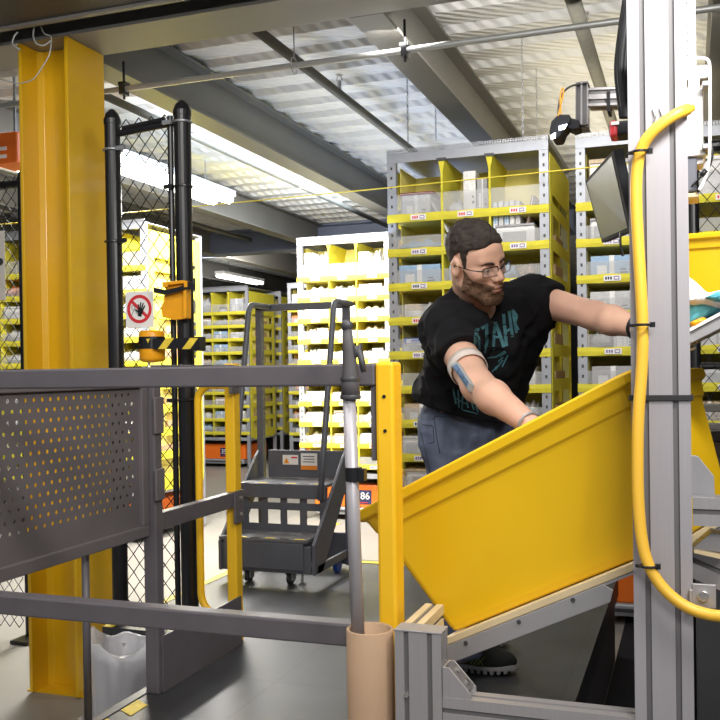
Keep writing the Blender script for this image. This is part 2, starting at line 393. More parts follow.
# yellow line
a = PY(125, 210, 4.97); b = PY(630, 161, 4.97)
m = MB(); pts = []
for i in range(25):
    t_ = i / 24; q = Vector((-6.5, 4.97, 0)).lerp(Vector((1.3, 4.97, 0)), t_); q.z = a.z + (b.z - a.z) * (q.x - a.x) / (b.x - a.x) - .02 * math.sin(math.pi * t_); pts.append(q)
m.tube(pts, .0035, 6)
tag(m.build('stretched_line', 'rope', smooth=True), 'thin yellow line stretched across the aisle in front of the pods', 'line')
# ------------------------------------------------------------------ platform
PZF = .40
PL = MB(); PL.box((-1.62, 1.72, .30), (-.335, 4.60, PZF)); PL.box((-2.22, 3.1, .30), (-1.62, 4.60, PZF))
struct(PL.build('floor', 'mat')).name = 'floor_platform'
PS = MB(); PS.box((-1.61, 1.72, 0), (-.36, 1.78, .30)); PS.box((-.40, 1.78, 0), (-.35, 4.55, .30)); PS.box((-1.61, 1.78, 0), (-1.57, 3.1, .30)); PS.box((-2.2, 4.53, 0), (-.40, 4.58, .30)); PS.box((-2.2, 3.12, 0), (-2.16, 4.53, .30)); PS.box((-2.16, 3.12, 0), (-1.61, 3.16, .30))
struct(PS.build('trim_2', 'rail'))
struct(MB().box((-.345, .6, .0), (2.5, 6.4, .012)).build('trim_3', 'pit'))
# edge angle and tapes
E = MB(); E.box((-1.655, 1.70, .33), (-1.62, 3.08, PZF + .004))
tag(E.build('edge_angle', 'rail', bevel=.002), 'grey steel angle along the left edge of the rubber platform', 'edge trim')
def tape_strip(name, pts, label, cat='floor tape', group=None, m='mark_y'):
    mb = MB(); mb.prism([(p[0], p[1]) for p in pts[0]], pts[1], pts[1] + .0015)
    return tag(mb.build(name, m), label, cat, group)
ds = MB()
for i in range(4):
    y0 = 1.86 + i * .16
    ds.prism([(-1.615, y0), (-1.56, y0 - .03), (-1.56, y0 + .06), (-1.615, y0 + .09)], PZF + .001, PZF + .0025)
tag(ds.build('hazard_tape', 'mark_y'), 'broken yellow slanting hazard dashes along the platform edge by the bin', 'hazard tape')
m = MB(); m.box((-2.215, 3.1, PZF + .001), (-2.175, 4.58, PZF + .0025)); 
tag(m.build('edge_tape', 'mark_y'), 'yellow tape on the platform edge behind the curved yellow tube', 'floor tape')
m = MB(); m.box((-2.16, 4.52, PZF + .001), (-.34, 4.57, PZF + .0025))
tag(m.build('edge_tape', 'mark_y'), 'yellow tape along the back platform edge behind the rolling steps', 'floor tape')
m = MB(); m.box((-3.1, 5.6, .001), (-3.04, 7.9, .0025))
tag(m.build('floor_tape', 'mark_y'), 'yellow tape line on the bright concrete behind the chain-link panel', 'floor tape')

# ------------------------------------------------------------------ yellow column
c = thing('steel_column', (-2.65, 3.46, 0), 'tall yellow H-section steel column at the left of the picture', 'column')
mb = MB(); xa, xb, ya, yb = -2.767, -2.508, 3.325, 3.59
mb.prism([(xa, ya), (xa + .017, ya), (xa + .017, 3.43), (xa + .035, 3.452), (xb - .035, 3.452), (xb - .017, 3.43), (xb - .017, ya), (xb, ya), (xb, yb), (xb - .017, yb), (xb - .017, 3.485), (xb - .035, 3.463), (xa + .035, 3.463), (xa + .017, 3.485), (xa + .017, yb), (xa, yb)], .005, BZ - .002)
mb.build('shaft', 'column', c, bevel=.0025)
mb = MB(); mb.box((xa - .03, ya + .02, 0), (xb + .03, yb + .03, .006)); mb.build('base_plate', 'column', c)
# wires at its head
for i, (pts, lab) in enumerate((([(18, 32), (14, 36), (12, 44), (20, 50)], 'pale cable loop at the head of the column, leftmost'),
                                ([(34, 27), (33, 36), (36, 44), (44, 46), (52, 40)], 'grey wire loop hanging in front of the column head'),
                                ([(40, 25), (44, 34), (52, 36), (50, 55), (34, 80), (18, 84), (0, 79)], 'thin grey wire hanging from the column head across its face'))):
    mb = MB(); P3 = [P(u, v, 3.88) for u, v in pts]
    pp = []
    for k in range(len(P3) - 1):
        for s_ in range(4): pp.append(P3[k].lerp(P3[k + 1], s_ / 4))
    pp.append(P3[-1]); pp = [pp[0]] + [(pp[j - 1] + pp[j] * 2 + pp[j + 1]) / 4 for j in range(1, len(pp) - 1)] + [pp[-1]]
    mb.tube(pp, .004 if i < 2 else .0025, 6); tag(mb.build('loose_wire', 'pipe_l', smooth=True), lab, 'wire', 'wires at the column head')

# ------------------------------------------------------------------ chain link
def chain_link(lo, hi, y, cell=.056, r=.0023, slant=0):
    mb = MB(); x = lo[0]; w2 = cell / 2; k = 0
    w3 = w2 * 1.22; nz = int((hi[1] - lo[1]) / w3)
    while x + w2 * .9 < hi[0]:
        s = 1 if k % 2 == 0 else -1
        pts = []
        for i in range(nz + 1):
            off = (w2 / 2) * (s if i % 2 == 0 else -s)
            xx = x + w2 / 2 + off
            pts.append((min(max(xx, lo[0]), hi[0]), y + (.0017 if i % 2 == 0 else -.0017), lo[1] + i * (hi[1] - lo[1]) / nz))
        mb.tube(pts, r, 4, cap=False); x += w2; k += 1
    return mb
def round_post(mb, x, y, z0, z1, r=.032):
    mb.lathe([(0.001, z0), (r, z0), (r, z1), (r + .003, z1), (r + .003, z1 + .02), (r * .8, z1 + .045), (r * .35, z1 + .06), (.001, z1 + .064)], (x, y, 0), 20)
FY = 3.22
pl = PY(112, 110, FY); pr = PY(182, 108, FY)
fl = thing('chain_link_fence', ((pl.x + pr.x) / 2, FY, 0), 'narrow black chain-link panel between two tall black posts, right of the column', 'fence')
topz = CZ + 1.085
for x, r, h in ((pl.x, .032, topz - .065), (pr.x, .034, topz - .065)):
    mb = MB(); round_post(mb, x, FY, PZF if x > -2.2 else 0.0, h, r); mb.build('post', 'black', fl, smooth=False)
mb = MB(); mb.cyl((pr.x - .055, FY, .42), (pr.x - .055, FY, topz - .06), .012, 12); mb.build('gate_stile', 'black', fl)
mb = MB(); mb.cyl((pl.x + .02, FY, topz - .105), (pr.x, FY, topz - .085), .014, 12); mb.cyl((pl.x + .05, FY, topz - .085), (pr.x - .08, FY, topz - .068), .009, 10); mb.build('top_rail', 'black', fl)
chain_link((pl.x + .035, .45), (pr.x - .03, topz - .05), FY, .060).build('chain_link_mesh', 'wire', fl)
for z, x in ((topz - .17, pl.x), (1.95, pl.x), (1.2, pl.x), (.92, pl.x), (topz - .09, pr.x), (2.15, pr.x), (1.3, pr.x), (.86, pr.x)):
    mb = MB(); mb.tube(arc((x, FY, z), .036, 0, 2 * math.pi * .97, 20, (1, 0, 0), (0, 1, 0)), .005, 6)
    s = 1 if x < -2.1 else -1
    mb.box((x + s * .034 if s > 0 else x - .075, FY - .03, z - .008), (x + .075 if s > 0 else x - .034, FY - .02, z + .008)); mb.build('clamp', 'black' if z < 2.2 else 'galv', fl)
# left fence
LY = 4.02
xl = PY(22, 200, LY).x
f2 = thing('chain_link_fence', (xl - .6, LY, 0), 'black chain-link fence at the left edge behind the yellow column', 'fence')
mb = MB(); round_post(mb, xl - .0, LY, 0, CZ + 1.03, .022); mb.build('post', 'black', f2)
mb = MB(); mb.cyl((xl - 1.2, LY, CZ + 1.02), (xl, LY, CZ + 1.02), .022, 12); mb.build('top_rail', 'black', f2)
mb = MB(); mb.cyl((xl - 1.2, LY, .50), (xl, LY, .50), .018, 12); mb.build('bottom_rail', 'black', f2)
chain_link((xl - 1.2, .06), (xl - .01, CZ + 1.06), LY - .02, .062).build('chain_link_mesh', 'wire', f2)
mb = MB(); mb.box((xl - .03, LY - .12, 0), (xl + .08, LY + .06, .02)); mb.build('foot_plate', 'black', f2)
# white sign on left fence
a = PY(-14, 232, LY - .05); b = PY(5.5, 300, LY - .05)
t = thing('white_sign', ((a.x + b.x) / 2, LY - .05, b.z), 'white rectangular sign on the chain-link fence at the left edge', 'sign')
MB().box((a.x, LY - .052, b.z), (b.x, LY - .047, a.z)).build('plate', 'paper', t, bevel=.001)
m = MB(); m.sphere((b.x - .028, LY - .053, (a.z + b.z) / 2 + .02), .02, 10, 0, (1, .08, 1)); m.build('mark', 'dkgrey', t)
# orange box at left edge
a = PY(-10, 134, 4.3); b = PY(17, 162, 4.3)
t = thing('orange_unit', ((a.x + b.x) / 2, 4.4, b.z), 'orange box unit at the left edge above the chain-link fence', 'box')
MB().box((a.x, 4.30, b.z), (b.x, 4.5, a.z)).build('housing', 'orange', t, bevel=.008)
m = MB()
for i in range(2): m.box((a.x + .03, 4.293, b.z + .03 + i * .045), (b.x - .07, 4.302, b.z + .05 + i * .045))
m.build('vent_slot', 'white', t)
MB().cyl(((a.x + b.x) / 2, 4.4, a.z - .004), ((a.x + b.x) / 2, 4.4, DZ - .04), .008, 8).build('hanger_rod', 'galv', t)

# ------------------------------------------------------------------ sign with hand
SY = FY - .045
s0 = PY(139.5, 309, SY)
SG = Matrix.Translation(s0) @ FRONT
t = thing('prohibition_sign', s0 - Vector((0, 0, .065)), 'square white sign with red ring and crossed-out black hand on chain-link', 'sign')
hw = .0645
MB().box((s0.x - hw, SY, s0.z - hw * 1.15), (s0.x + hw, SY + .003, s0.z + hw * 1.1)).build('plate', 'paper', t)
m = MB(); n = 40; r0, r1 = .044, .057; vs = []
for k in range(n):
    q = 2 * math.pi * k / n
    for r in (r0, r1): 
        for zz in (.0006, .0016): vs.append((r * math.cos(q), r * math.sin(q), zz))
fs = []
for k in range(n):
    a4 = 4 * k; b4 = 4 * ((k + 1) % n)
    fs += [(a4 + 1, a4 + 3, b4 + 3, b4 + 1), (a4, a4 + 1, b4 + 1, b4), (a4 + 3, a4 + 2, b4 + 2, b4 + 3)]
m.add(vs, fs, 0, SG)
m.box((-.049, -.0065, .0006), (.049, .0065, .0014), 0, SG @ Matrix.Rotation(R(-42), 4, 'Z'))
m.build('red_ring', 'red', t)
m = MB(); H = SG @ Matrix.Translation((.006, -.006, 0)) @ Matrix.Rotation(R(-12), 4, 'Z')
m.prism([(.013 * math.cos(q), -.004 + .014 * math.sin(q)) for q in [i * math.pi / 8 for i in range(16)]], .0018, .0026, 'z', 0, H)
def fing(x0, y0, ang, L, wd):
    A = H @ Matrix.Translation((x0, y0, 0)) @ Matrix.Rotation(R(ang), 4, 'Z')
    m.prism([(-wd, 0), (wd, 0), (wd * .9, L), (0, L + wd), (-wd * .9, L)], .0018, .0026, 'z', 0, A)
for x0, y0, ang, L in ((-.009, .004, 16, .018), (-.003, .008, 4, .023), (.004, .008, -7, .022), (.010, .004, -18, .018), (-.009, -.008, 62, .016)): fing(x0, y0, ang, L, .003)
m.prism([(-.008, -.016), (.008, -.016), (.009, -.024), (-.009, -.024)], .0018, .0026, 'z', 0, H)
m.build('hand_symbol', 'black', t)
m = MB()
m.tube([SG @ Vector((-.028 + .008 * math.cos(q), .006 + .009 * math.sin(q), .002)) for q in [i * math.pi / 6 for i in range(12)]], .0009, 4, closed=True)
m.tube([SG @ Vector(p) for p in ((-.022, -.004, .002), (-.03, -.012, .002), (-.036, -.026, .002))], .0009, 4)
m.tube([SG @ Vector(p) for p in ((-.018, -.004, .002), (-.012, -.016, .002), (-.004, -.024, .002))], .0009, 4)
m.build('bust_outline', 'dkgrey', t)
# amber holder + strap
HYY = FY - .075
def uvbox(u0, v0, u1, v1, Y, th, mb=None, mi=0):
    a = PY(u0, v1, Y); b = PY(u1, v0, Y); mb = mb or MB(); mb.box((a.x, Y, a.z), (b.x, Y + th, b.z), mi); return mb
t = thing('amber_holder', PY(172, 308, HYY), 'amber plastic bracket strapped to the right black fence post', 'bracket')
m = MB(); Yh = HYY
def polyY(mb, uv, Y, th, mi=0):
    pts = [PY(u, v, Y) for u, v in uv]; mb.prism([(p.x, p.z) for p in pts][::-1], Y, Y + th, 'y', mi); return mb
polyY(m, [(161, 282), (184, 280), (185, 300), (183, 319), (174, 320), (162, 317), (161, 308), (164, 300), (166, 291)], Yh, .012)
polyY(m, [(183, 281), (186, 281), (186, 318), (183, 319)], Yh - .02, .04)
polyY(m, [(162, 282), (184, 280), (184, 283), (162, 286)], Yh - .02, .035)
m.build('bracket_body', 'amber', t, bevel=.002)
m = MB(); polyY(m, [(153, 287), (166, 290), (182, 286), (186, 281), (194, 283), (194, 290), (186, 289), (178, 292), (165, 295), (154, 293)], Yh - .026, .006)
m.build('strap', 'black', t)
m = MB(); polyY(m, [(163, 283), (169, 283), (167, 287), (162, 287)], Yh - .028, .004); polyY(m, [(184, 282), (187, 281), (187, 287), (184, 287)], Yh - .03, .004); m.build('buckle', 'amber', t)
cc = PY(153, 358, FY - .10)
t = thing('belt_reel', cc, 'orange belt reel with black and yellow striped belt on the chain-link', 'belt reel')
zt = PY(153, 331, FY - .1).z; zb = PY(153, 363, FY - .1).z
MB().lathe([(.001, zb), (.044, zb + .006), (.05, zb + .02), (.05, zt - .012), (.046, zt), (.001, zt + .004)], (cc.x, FY - .105, 0), 28).build('reel_body', 'amber', t, smooth=True)
m = MB(); za = PY(153, 349, FY - .1).z; zc = PY(153, 337, FY - .1).z
m.lathe([(.052, za), (.052, zc)], (cc.x, FY - .105, 0), 28, 0)
uvbox(153, 337.5, 198, 349.5, FY - .158, .004, m, 0)
m.build('belt', 'black', t)
m = MB()
for u in (158, 182): polyY(m, [(u, 349), (u + 8, 349), (u + 16, 338), (u + 8, 338)], FY - .1605, .002)
polyY(m, [(146, 339), (150, 338.5), (148, 343)], FY - .1625, .002)
m.build('belt_stripe', 'mark_y', t)
m = MB(); uvbox(194, 336.5, 199, 351, FY - .155, .05, m); m.build('belt_catch', 'black', t)

# ------------------------------------------------------------------ guard rails
RY = 1.62
x_end = PY(375, 370, RY).x
t = thing('guard_rail', (-1.1, RY, 0), 'dark grey two-bar guard rail across the foreground', 'guard rail')
MB().box((-2.6, RY, CZ - .030), (x_end - .001, RY + .040, CZ + .012)).build('top_bar', 'rail', t, bevel=.004)
xl2 = PY(345, 640, RY).x + .06
MB().box((-2.6, RY, CZ - .523), (xl2, RY + .040, CZ - .480)).build('lower_bar', 'rail', t, bevel=.004)
MB().box((x_end - .012, RY + .006, CZ - .17), (x_end - .002, RY + .036, CZ - .031)).build('end_bracket', 'rail', t, bevel=.002)
MB().box((-2.6, RY, 0), (-2.555, RY + .040, CZ - .031)).build('end_post', 'rail', t, bevel=.004)
t = thing('yellow_post', (x_end + .02, RY + .03, 0), 'near yellow rectangular post ending the foreground guard rail', 'post', 'yellow gate posts')
MB().box((x_end, RY - .002, 0), (x_end + .036, RY + .052, CZ + .014)).build('shaft', 'post_y', t, bevel=.006)
for v in (396.5, 431):
    p = PY(384 if v < 420 else 385, v, RY - .003)
    MB().cyl((p.x, RY - .0035, p.z), (p.x, RY + .004, p.z), .0035, 10).build('screw', 'black', t)
# corner post, mid bars, second post
RX = -1.62
cp = thing('side_guard_rail', (RX, 2.6, PZF), 'dark grey side guard rail running back from the corner post to the yellow post', 'guard rail')
y1 = PX(145.5, 500, RX).y - .008
MB().box((RX - .005, y1, PZF), (RX + .042, y1 + .042, CZ - .02)).build('corner_post', 'rail', cp, bevel=.004)
y2 = PX(228.5, 500, RX).y
for (a_, b_) in ((CZ + .003, CZ + .026), (CZ - .50, CZ - .445)):
    MB().box((RX, y1 + .046, a_), (RX + .035, y2 - .002, b_)).build('bar', 'rail', cp, bevel=.003)
MB().prism([(y1 + .02, PZF + .002), (y2 - .004, PZF + .002), (y2 - .004, CZ - .83), (y1 + .02, CZ - .83)], RX + .0425, RX + .0485, 'x').build('kick_plate', 'rail', cp)
MB().box((RX + .0355, y2 - .03, CZ - .56), (RX + .044, y2 + .04, CZ - .44)).build('end_bracket', 'rail', cp, bevel=.002)
for z in (CZ - .47, CZ - .53): MB().cyl((RX + .044, y2 + .015, z), (RX + .049, y2 + .015, z), .007, 6).build('bolt', 'bolt', cp)
MB().box((RX + .0355, y2 - .05, CZ - .08), (RX + .044, y2 + .02, CZ - .005)).build('upper_bracket', 'rail', cp, bevel=.002)
t = thing('yellow_post', (RX, y2 + .03, PZF), 'farther yellow post ending the side guard rail in front of the rolling steps', 'post', 'yellow gate posts')
MB().box((RX - .012, y2, PZF), (RX + .030, y2 + .050, CZ + .032)).build('shaft', 'post_y', t, bevel=.006)
# hinge plates on the corner post
m = MB(); m.box((RX + .0455, y1 - .012, CZ - .19), (RX + .054, y1 + .038, CZ - .075)); m.build('hinge_plate', 'panel', cp, bevel=.003)
m = MB(); m.box((RX + .0455, y1 - .012, CZ - .40), (RX + .054, y1 + .038, CZ - .30)); m.build('hinge_plate', 'panel', cp, bevel=.003)
# perforated gate
gy0, gy1 = 1.52, y1 - .012
gz0, gz1 = CZ - .475, CZ - .045
g = thing('perforated_gate', (RX, (gy0 + gy1) / 2, gz0), 'grey perforated metal gate panel at the lower left', 'gate')
GX = RX + .01
m = MB(); pit, row = .033, .0278
yA, yB, zA, zB = gy0 + .04, gy1 - .055, gz0 + .062, gz1 - .0
nr = int((zB - zA) / row); ncol = int((yB - yA) / pit) - 0
yB = yA + ncol * pit + pit / 2
for r_ in range(nr):
    off = pit / 2 if r_ % 2 else 0
    for c_ in range(ncol):
        cy, cz = yA + off + (c_ + .5) * pit, zA + (r_ + .5) * row
        sq = [(-.5, -.5), (0, -.5), (.5, -.5), (.5, 0), (.5, .5), (0, .5), (-.5, .5), (-.5, 0)]
        vs = [(GX, cy + p[0] * pit, cz + p[1] * row) for p in sq] + [(GX, cy + .0062 * math.cos(math.atan2(p[1], p[0])), cz + .0062 * math.sin(math.atan2(p[1], p[0]))) for p in sq]
        m.add(vs, [(i, (i + 1) % 8, (i + 1) % 8 + 8, i + 8) for i in range(8)])
    # edge fills of the staggered rows
    z0_, z1_ = zA + r_ * row, zA + (r_ + 1) * row
    if off: m.add([(GX, yA, z0_), (GX, yA + off, z0_), (GX, yA + off, z1_), (GX, yA, z1_)], [(0, 1, 2, 3)])
    else: m.add([(GX, yB - pit / 2, z0_), (GX, yB, z0_), (GX, yB, z1_), (GX, yB - pit / 2, z1_)], [(0, 1, 2, 3)])
zT = zA + nr * row
for (ya_, yb_, za_, zb_) in ((gy0, yA, gz0, gz1), (yB, gy1, gz0, gz1), (yA, yB, gz0, zA), (yA, yB, zT, gz1)):
    m.add([(GX, ya_, za_), (GX, yb_, za_), (GX, yb_, zb_), (GX, ya_, zb_)], [(0, 1, 2, 3)])
o = m.build('perforated_sheet', 'panel', g); so = o.modifiers.new('s', 'SOLIDIFY'); so.thickness = .002
for nm, bx in (('frame_bar', ((GX - .02, gy0 - .03, gz0 - .035), (GX + .014, gy1 + .004, gz0))), ('frame_bar', ((GX - .02, gy1 - .028, gz0), (GX + .014, gy1 + .004, gz1))), ('frame_bar', ((GX - .02, gy0 - .03, gz0), (GX + .014, gy0, gz1))), ('frame_bar', ((GX - .02, gy0 - .03, gz1), (GX + .014, gy1 + .004, gz1 + .03)))):
    MB().box(*bx).build(nm, 'panel', g, bevel=.003)
# stay rod
ry = PX(87, 650, RX - .03).y
t = thing('support_rod', (RX - .03, ry, PZF - .02), 'thin grey upright rod standing below the perforated gate', 'rod')
MB().cyl((RX - .03, ry, PZF), (RX - .03, ry, gz0 - .036), .0115, 14).build('rod', 'rail', t, smooth=True)
MB().box((RX - .085, ry - .05, PZF - .03), (RX - .036 + .0, ry + .04, PZF + .0)).build('foot_bracket', 'rail', t, bevel=.003)
# curved yellow tube guard
q = PX(199.5, 500, -1.76); hx, hy = q.x, q.y
pxe = RX - .012
t_pts = [(pxe, y2 + .025, .487), (pxe - .03, hy * .5 + (y2 + .025) * .5, .487)] + arc((hx + .085, hy, .572), .085, R(270), R(180), 8) + [(hx, hy, 1.30)] + arc((hx + .06, hy, 1.30), .06, R(180), R(90), 6)[1:] + [(pxe - .03, hy * .5 + (y2 + .025) * .5, 1.36), (pxe, y2 + .025, 1.36)]
m = MB(); m.tube(t_pts, .0145, 12)
gt = thing('tubular_guard', (hx, hy, PZF), 'curved yellow tube guard standing right of the black fence posts', 'guard')
m.build('tube', 'post_y', gt, smooth=True)

# ------------------------------------------------------------------ litter bin with clear liner
bc = P(127, 680, 3.30); bc.z = 0
t = thing('litter_bin', bc, 'small grey bin lined with a clear plastic bag beside the column', 'bin')
MB().lathe([(.001, .004), (.095, .004), (.098, .02), (.117, .40), (.122, .405), (.122, .412), (.112, .41), (.094, .02), (.001, .014)], bc, 32).build('bucket', mat('bin_grey', (.26, .25, .27), .5), t, smooth=True)
m = MB(); n = 48; rings = [(.119, .06), (.122, .14), (.128, .22), (.134, .30), (.14, .37), (.143, .42), (.137, .455), (.126, .462), (.112, .44), (.10, .36), (.095, .25)]
vs = []; rnd = random.Random(3)
ph = [rnd.random() * 6 for _ in range(4)]
for i, (r, z) in enumerate(rings):
    for k in range(n):
        q = 2 * math.pi * k / n
        w_ = .006 * math.sin(7 * q + ph[0] + i * .5) + .004 * math.sin(13 * q + ph[1] - i * .8) + .003 * math.sin(23 * q + ph[2])
        zz = z + (.028 * math.sin(2 * q + .7) + .012 * math.sin(5 * q + ph[3])) * (1 if 4 <= i <= 7 else .3)
        vs.append((bc.x + (r + w_) * math.cos(q), bc.y + (r + w_) * math.sin(q), zz))
m.add(vs, [(i * n + k, i * n + (k + 1) % n, (i + 1) * n + (k + 1) % n, (i + 1) * n + k) for i in range(len(rings) - 1) for k in range(n)])
m.build('bin_liner', 'liner', t, smooth=True)

# ------------------------------------------------------------------ rolling steps
def steps():
    q = P(268, 575, 4.33); sx, sy = q.x, q.y; z0 = PZF
    t = thing('rolling_steps', (sx, sy, z0), 'grey two-tread rolling steps with handrails on the platform', 'step ladder')
    W = .30
    def X(a): return sx + a
    # coordinates: a across, y back from the lower riser, z above platform
    def bx(nm, a0, a1, y0, y1, zz0, zz1, m='stair', bev=.004): return MB().box((X(a0), sy + y0, z0 + zz0), (X(a1), sy + y1, z0 + zz1)).build(nm, m, t, bevel=bev)
    # lower step box
    m = MB(); m.box((X(-.235), sy, z0 + .075), (X(.18), sy + .02, z0 + .205)); m.box((X(-.265), sy + .012, z0 + .06), (X(.215), sy + .03, z0 + .19)); m.build('lower_riser', 'stair', t, bevel=.006)
    tr = bx('lower_tread', -.26, .20, .0, .22, .205, .222, 'tread')
    tp = MB()
    for k in range(6): tp.box((X(-.24 + k * .075), sy + .003, z0 + .2221), (X(-.19 + k * .075), sy + .02, z0 + .2236), 0 if k % 2 else 1)
    tp.build('hazard_strip', ['mark_y', 'black'], tr)
    # perforated riser between treads: bars around two rows of four square openings
    m = MB(); ys = (sy + .215, sy + .222)
    ax = [-.225, -.195, -.12, -.09, -.02, .01, .08, .11, .175, .205]
    for a0, a1 in ((-.24, -.205), (-.135, -.10), (-.03, .005), (.075, .11), (.18, .22)): m.box((X(a0), ys[0], z0 + .222), (X(a1), ys[1], z0 + .44))
    for zz in ((.222, .255), (.325, .36), (.425, .44)): m.box((X(-.24), ys[0] - .0015, z0 + zz[0]), (X(.22), ys[1] + .0015, z0 + zz[1]))
    m.build('riser_screen', 'stair', t)
    tr = bx('upper_tread', -.25, .22, .20, .44, .44, .457, 'tread')
    bx('upper_riser', -.25, .22, .19, .20, .385, .457)
    tp = MB()
    for k in range(6): tp.box((X(-.22 + k * .075), sy + .203, z0 + .4571), (X(-.17 + k * .075), sy + .22, z0 + .4586), 0 if k % 2 else 1)
    tp.build('hazard_strip', ['mark_y', 'black'], tr)
    bx('back_panel', -.20, .24, .44, .45, .457, .60)
    # stickers
    for nm, a0, a1, zz0, zz1, m1 in (('warning_label', -.115, -.028, .525, .575, 'paper'), ('instruction_label', -.012, .078, .50, .585, 'paper')):
        lb = MB().box((X(a0), sy + .4375, z0 + zz0), (X(a1), sy + .4395, z0 + zz1)).build(nm, m1, t)
        lb['label'] = 'white sticker with yellow warning triangle' if nm[0] == 'w' else 'white sticker with text lines and an orange bar'
        if nm == 'warning_label':
            k = MB(); k.prism([(X(-.109), z0 + .531), (X(-.077), z0 + .531), (X(-.093), z0 + .562)], sy + .4362, sy + .4374, 'y'); k.build('warning_triangle', 'amber', lb)
            k = MB(); k.box((X(-.0945), sy + .4352, z0 + .538), (X(-.0915), sy + .4361, z0 + .553)); k.box((X(-.066), sy + .4362, z0 + .558), (X(-.032), sy + .4373, z0 + .566)); k.build('print', 'red', lb)
        else:
            k = MB(); k.box((X(a0), sy + .4362, z0 + zz0), (X(a1), sy + .4373, z0 + zz0 + .022)); k.build('orange_bar', 'sign_o', lb)
            k = MB()
            for j in range(3): k.box((X(a0 + .012 + .006 * (j % 2)), sy + .4362, z0 + zz1 - .018 - j * .014), (X(a1 - .014), sy + .4373, z0 + zz1 - .014 - j * .014))
            k.build('print', 'dkgrey', lb)
    # side stringers
    for a, nm in ((-.262, 'side_stringer'), (.225, 'side_stringer')):
        m = MB(); m.prism([(sy + .0, z0 + .06), (sy + .10, z0 + .06), (sy + .47, z0 + .46), (sy + .47, z0 + .62), (sy + .40, z0 + .57), (sy + .0, z0 + .20)], X(a), X(a + .016), 'x'); m.build(nm, 'stair', t, bevel=.003)
        m = MB(); m.box((X(a), sy + .03, z0 + .06), (X(a + .016), sy + .47, z0 + .10)); m.build('base_rail', 'stair', t, bevel=.003)
        m = MB(); m.box((X(a), sy + .44, z0 + .02), (X(a + .035), sy + .475, z0 + 1.345)); m.build('upright', 'stair', t, bevel=.003)
    MB().box((X(-.262), sy + .44, z0 + 1.325), (X(.26), sy + .475, z0 + 1.36)).build('top_bar', 'stair', t, bevel=.004)
    MB().box((X(-.262), sy + .455, z0 + .02), (X(.26), sy + .475, z0 + .18)).build('back_plate', 'stair', t, bevel=.003)
    for s, a in ((-1, -.18), (1, .272)):
        pts = [(X(a), sy + .06, z0 + .40), (X(a), sy + .10, z0 + .62), (X(a), sy + .20, z0 + 1.28)] + [(X(a), sy + .20 + .05 * (1 - math.cos(k * math.pi / 10)) + .0, z0 + 1.28 + .065 * math.sin(k * math.pi / 10)) for k in range(1, 6)] + [(X(a), sy + .45, z0 + 1.345)]
        if s < 0: pts = [(X(a) - .035 * min(1, (p[2] - z0 - 1.35) / -1.0) , p[1], p[2]) for p in pts]
        else: pts = [(X(a) - .025 * min(1, max(0, (1.30 - (p[2] - z0)) / .8)), p[1], p[2]) for p in pts]
        MB().tube(pts, .0145, 12).build('handrail', 'stair', t, smooth=True)
    for a, yb in ((-.13, .06), (.09, .06)):
        c_ = thing('caster', (X(a), sy + yb, z0), 'c', 'c'); del c_['label'], c_['category']
        c_.parent = t; c_.matrix_basis = Matrix.Translation((a, yb, 0))
        m = MB(); m.cyl((X(a) - .011, sy + yb, z0 + .028), (X(a) + .011, sy + yb, z0 + .028), .028, 20); m.build('wheel', 'rubber', c_)
        m = MB(); m.box((X(a) - .02, sy + yb - .02, z0 + .045), (X(a) - .013, sy + yb + .02, z0 + .062)); m.box((X(a) + .013, sy + yb - .02, z0 + .02), (X(a) + .019, sy + yb + .02, z0 + .062)); m.box((X(a) - .02, sy + yb - .02, z0 + .058), (X(a) + .02, sy + yb + .02, z0 + .064)); m.build('fork', 'galv', c_)
    m = MB(); m.cyl((X(.155), sy + .05, z0 + .012), (X(.155), sy + .05, z0 + .075), .006, 10); m.lathe([(.001, 0), (.02, 0), (.02, .006), (.008, .015), (.001, .016)], (X(.155), sy + .05, z0), 16); m.build('levelling_foot', 'bolt', t)
    m = MB(); m.cyl((X(.20), sy + .36, z0 + .035), (X(.222), sy + .36, z0 + .035), .035, 20); m.build('wheel', 'blue', t)
steps()

# ------------------------------------------------------------------ cardboard tube with grabber pole
ty = 1.562
tx = PY(370, 640, ty).x; rt = .0425
zt = PY(370, 629, ty).z
t = tag(MB().lathe([(rt - .006, .01), (rt, 0.0), (rt, zt), (rt - .002, zt + .002), (rt - .0055, zt), (rt - .006, zt - .6), (rt - .006, .01)], (tx, ty, 0), 40).build('cardboard_tube', 'tube', loc=(tx, ty, 0), smooth=True), 'upright brown cardboard tube standing at the near end of the guard rail', 'tube')
b0 = PY(358, 632, ty); b0 = b0 + (b0 - PY(350, 395, ty)) * .12; b1 = PY(349, 392, ty - .0)
pk = thing('grabber_pole', (b0.x, b0.y, b0.z), 'long grey aluminium pole with dark foam grip standing in the cardboard tube', 'pole')
def along(f): return b0.lerp(b1, f)
MB().cyl(b0, b1, .0122, 16).build('pole_tube', 'postw', pk, smooth=True)
def pv(u, v): return PY(u, v, ty)
m = MB(); m.tube([pv(350.5, 399), pv(350.3, 383), pv(350, 368), pv(349, 350), pv(347.5, 328)], [.0178, .0168, .0138, .011, .0075], 16); m.build('foam_grip', 'foam', pk, smooth=True)
for q_, r_ in ((pv(350.5, 397), .0195), (pv(350.3, 379), .0185)):
    m = MB(); m.lathe([(r_ - .0015, -.004), (r_, 0), (r_ - .0015, .004)], q_); m.build('collar', 'dkgrey', pk, smooth=True)
m = MB(); m.sphere(pv(347, 325.5), .011, 10); m.build('knob', 'dkgrey', pk, smooth=True)
m = MB(); m.tube([pv(352, 360), pv(357, 352), pv(356, 346), pv(360, 345), pv(361, 351)], [.005, .006, .006, .005, .004], 8); m.tube([pv(359, 348), pv(362, 362), pv(364, 372)], [.006, .006, .005], 8); m.build('trigger', 'dkgrey', pk, smooth=True)
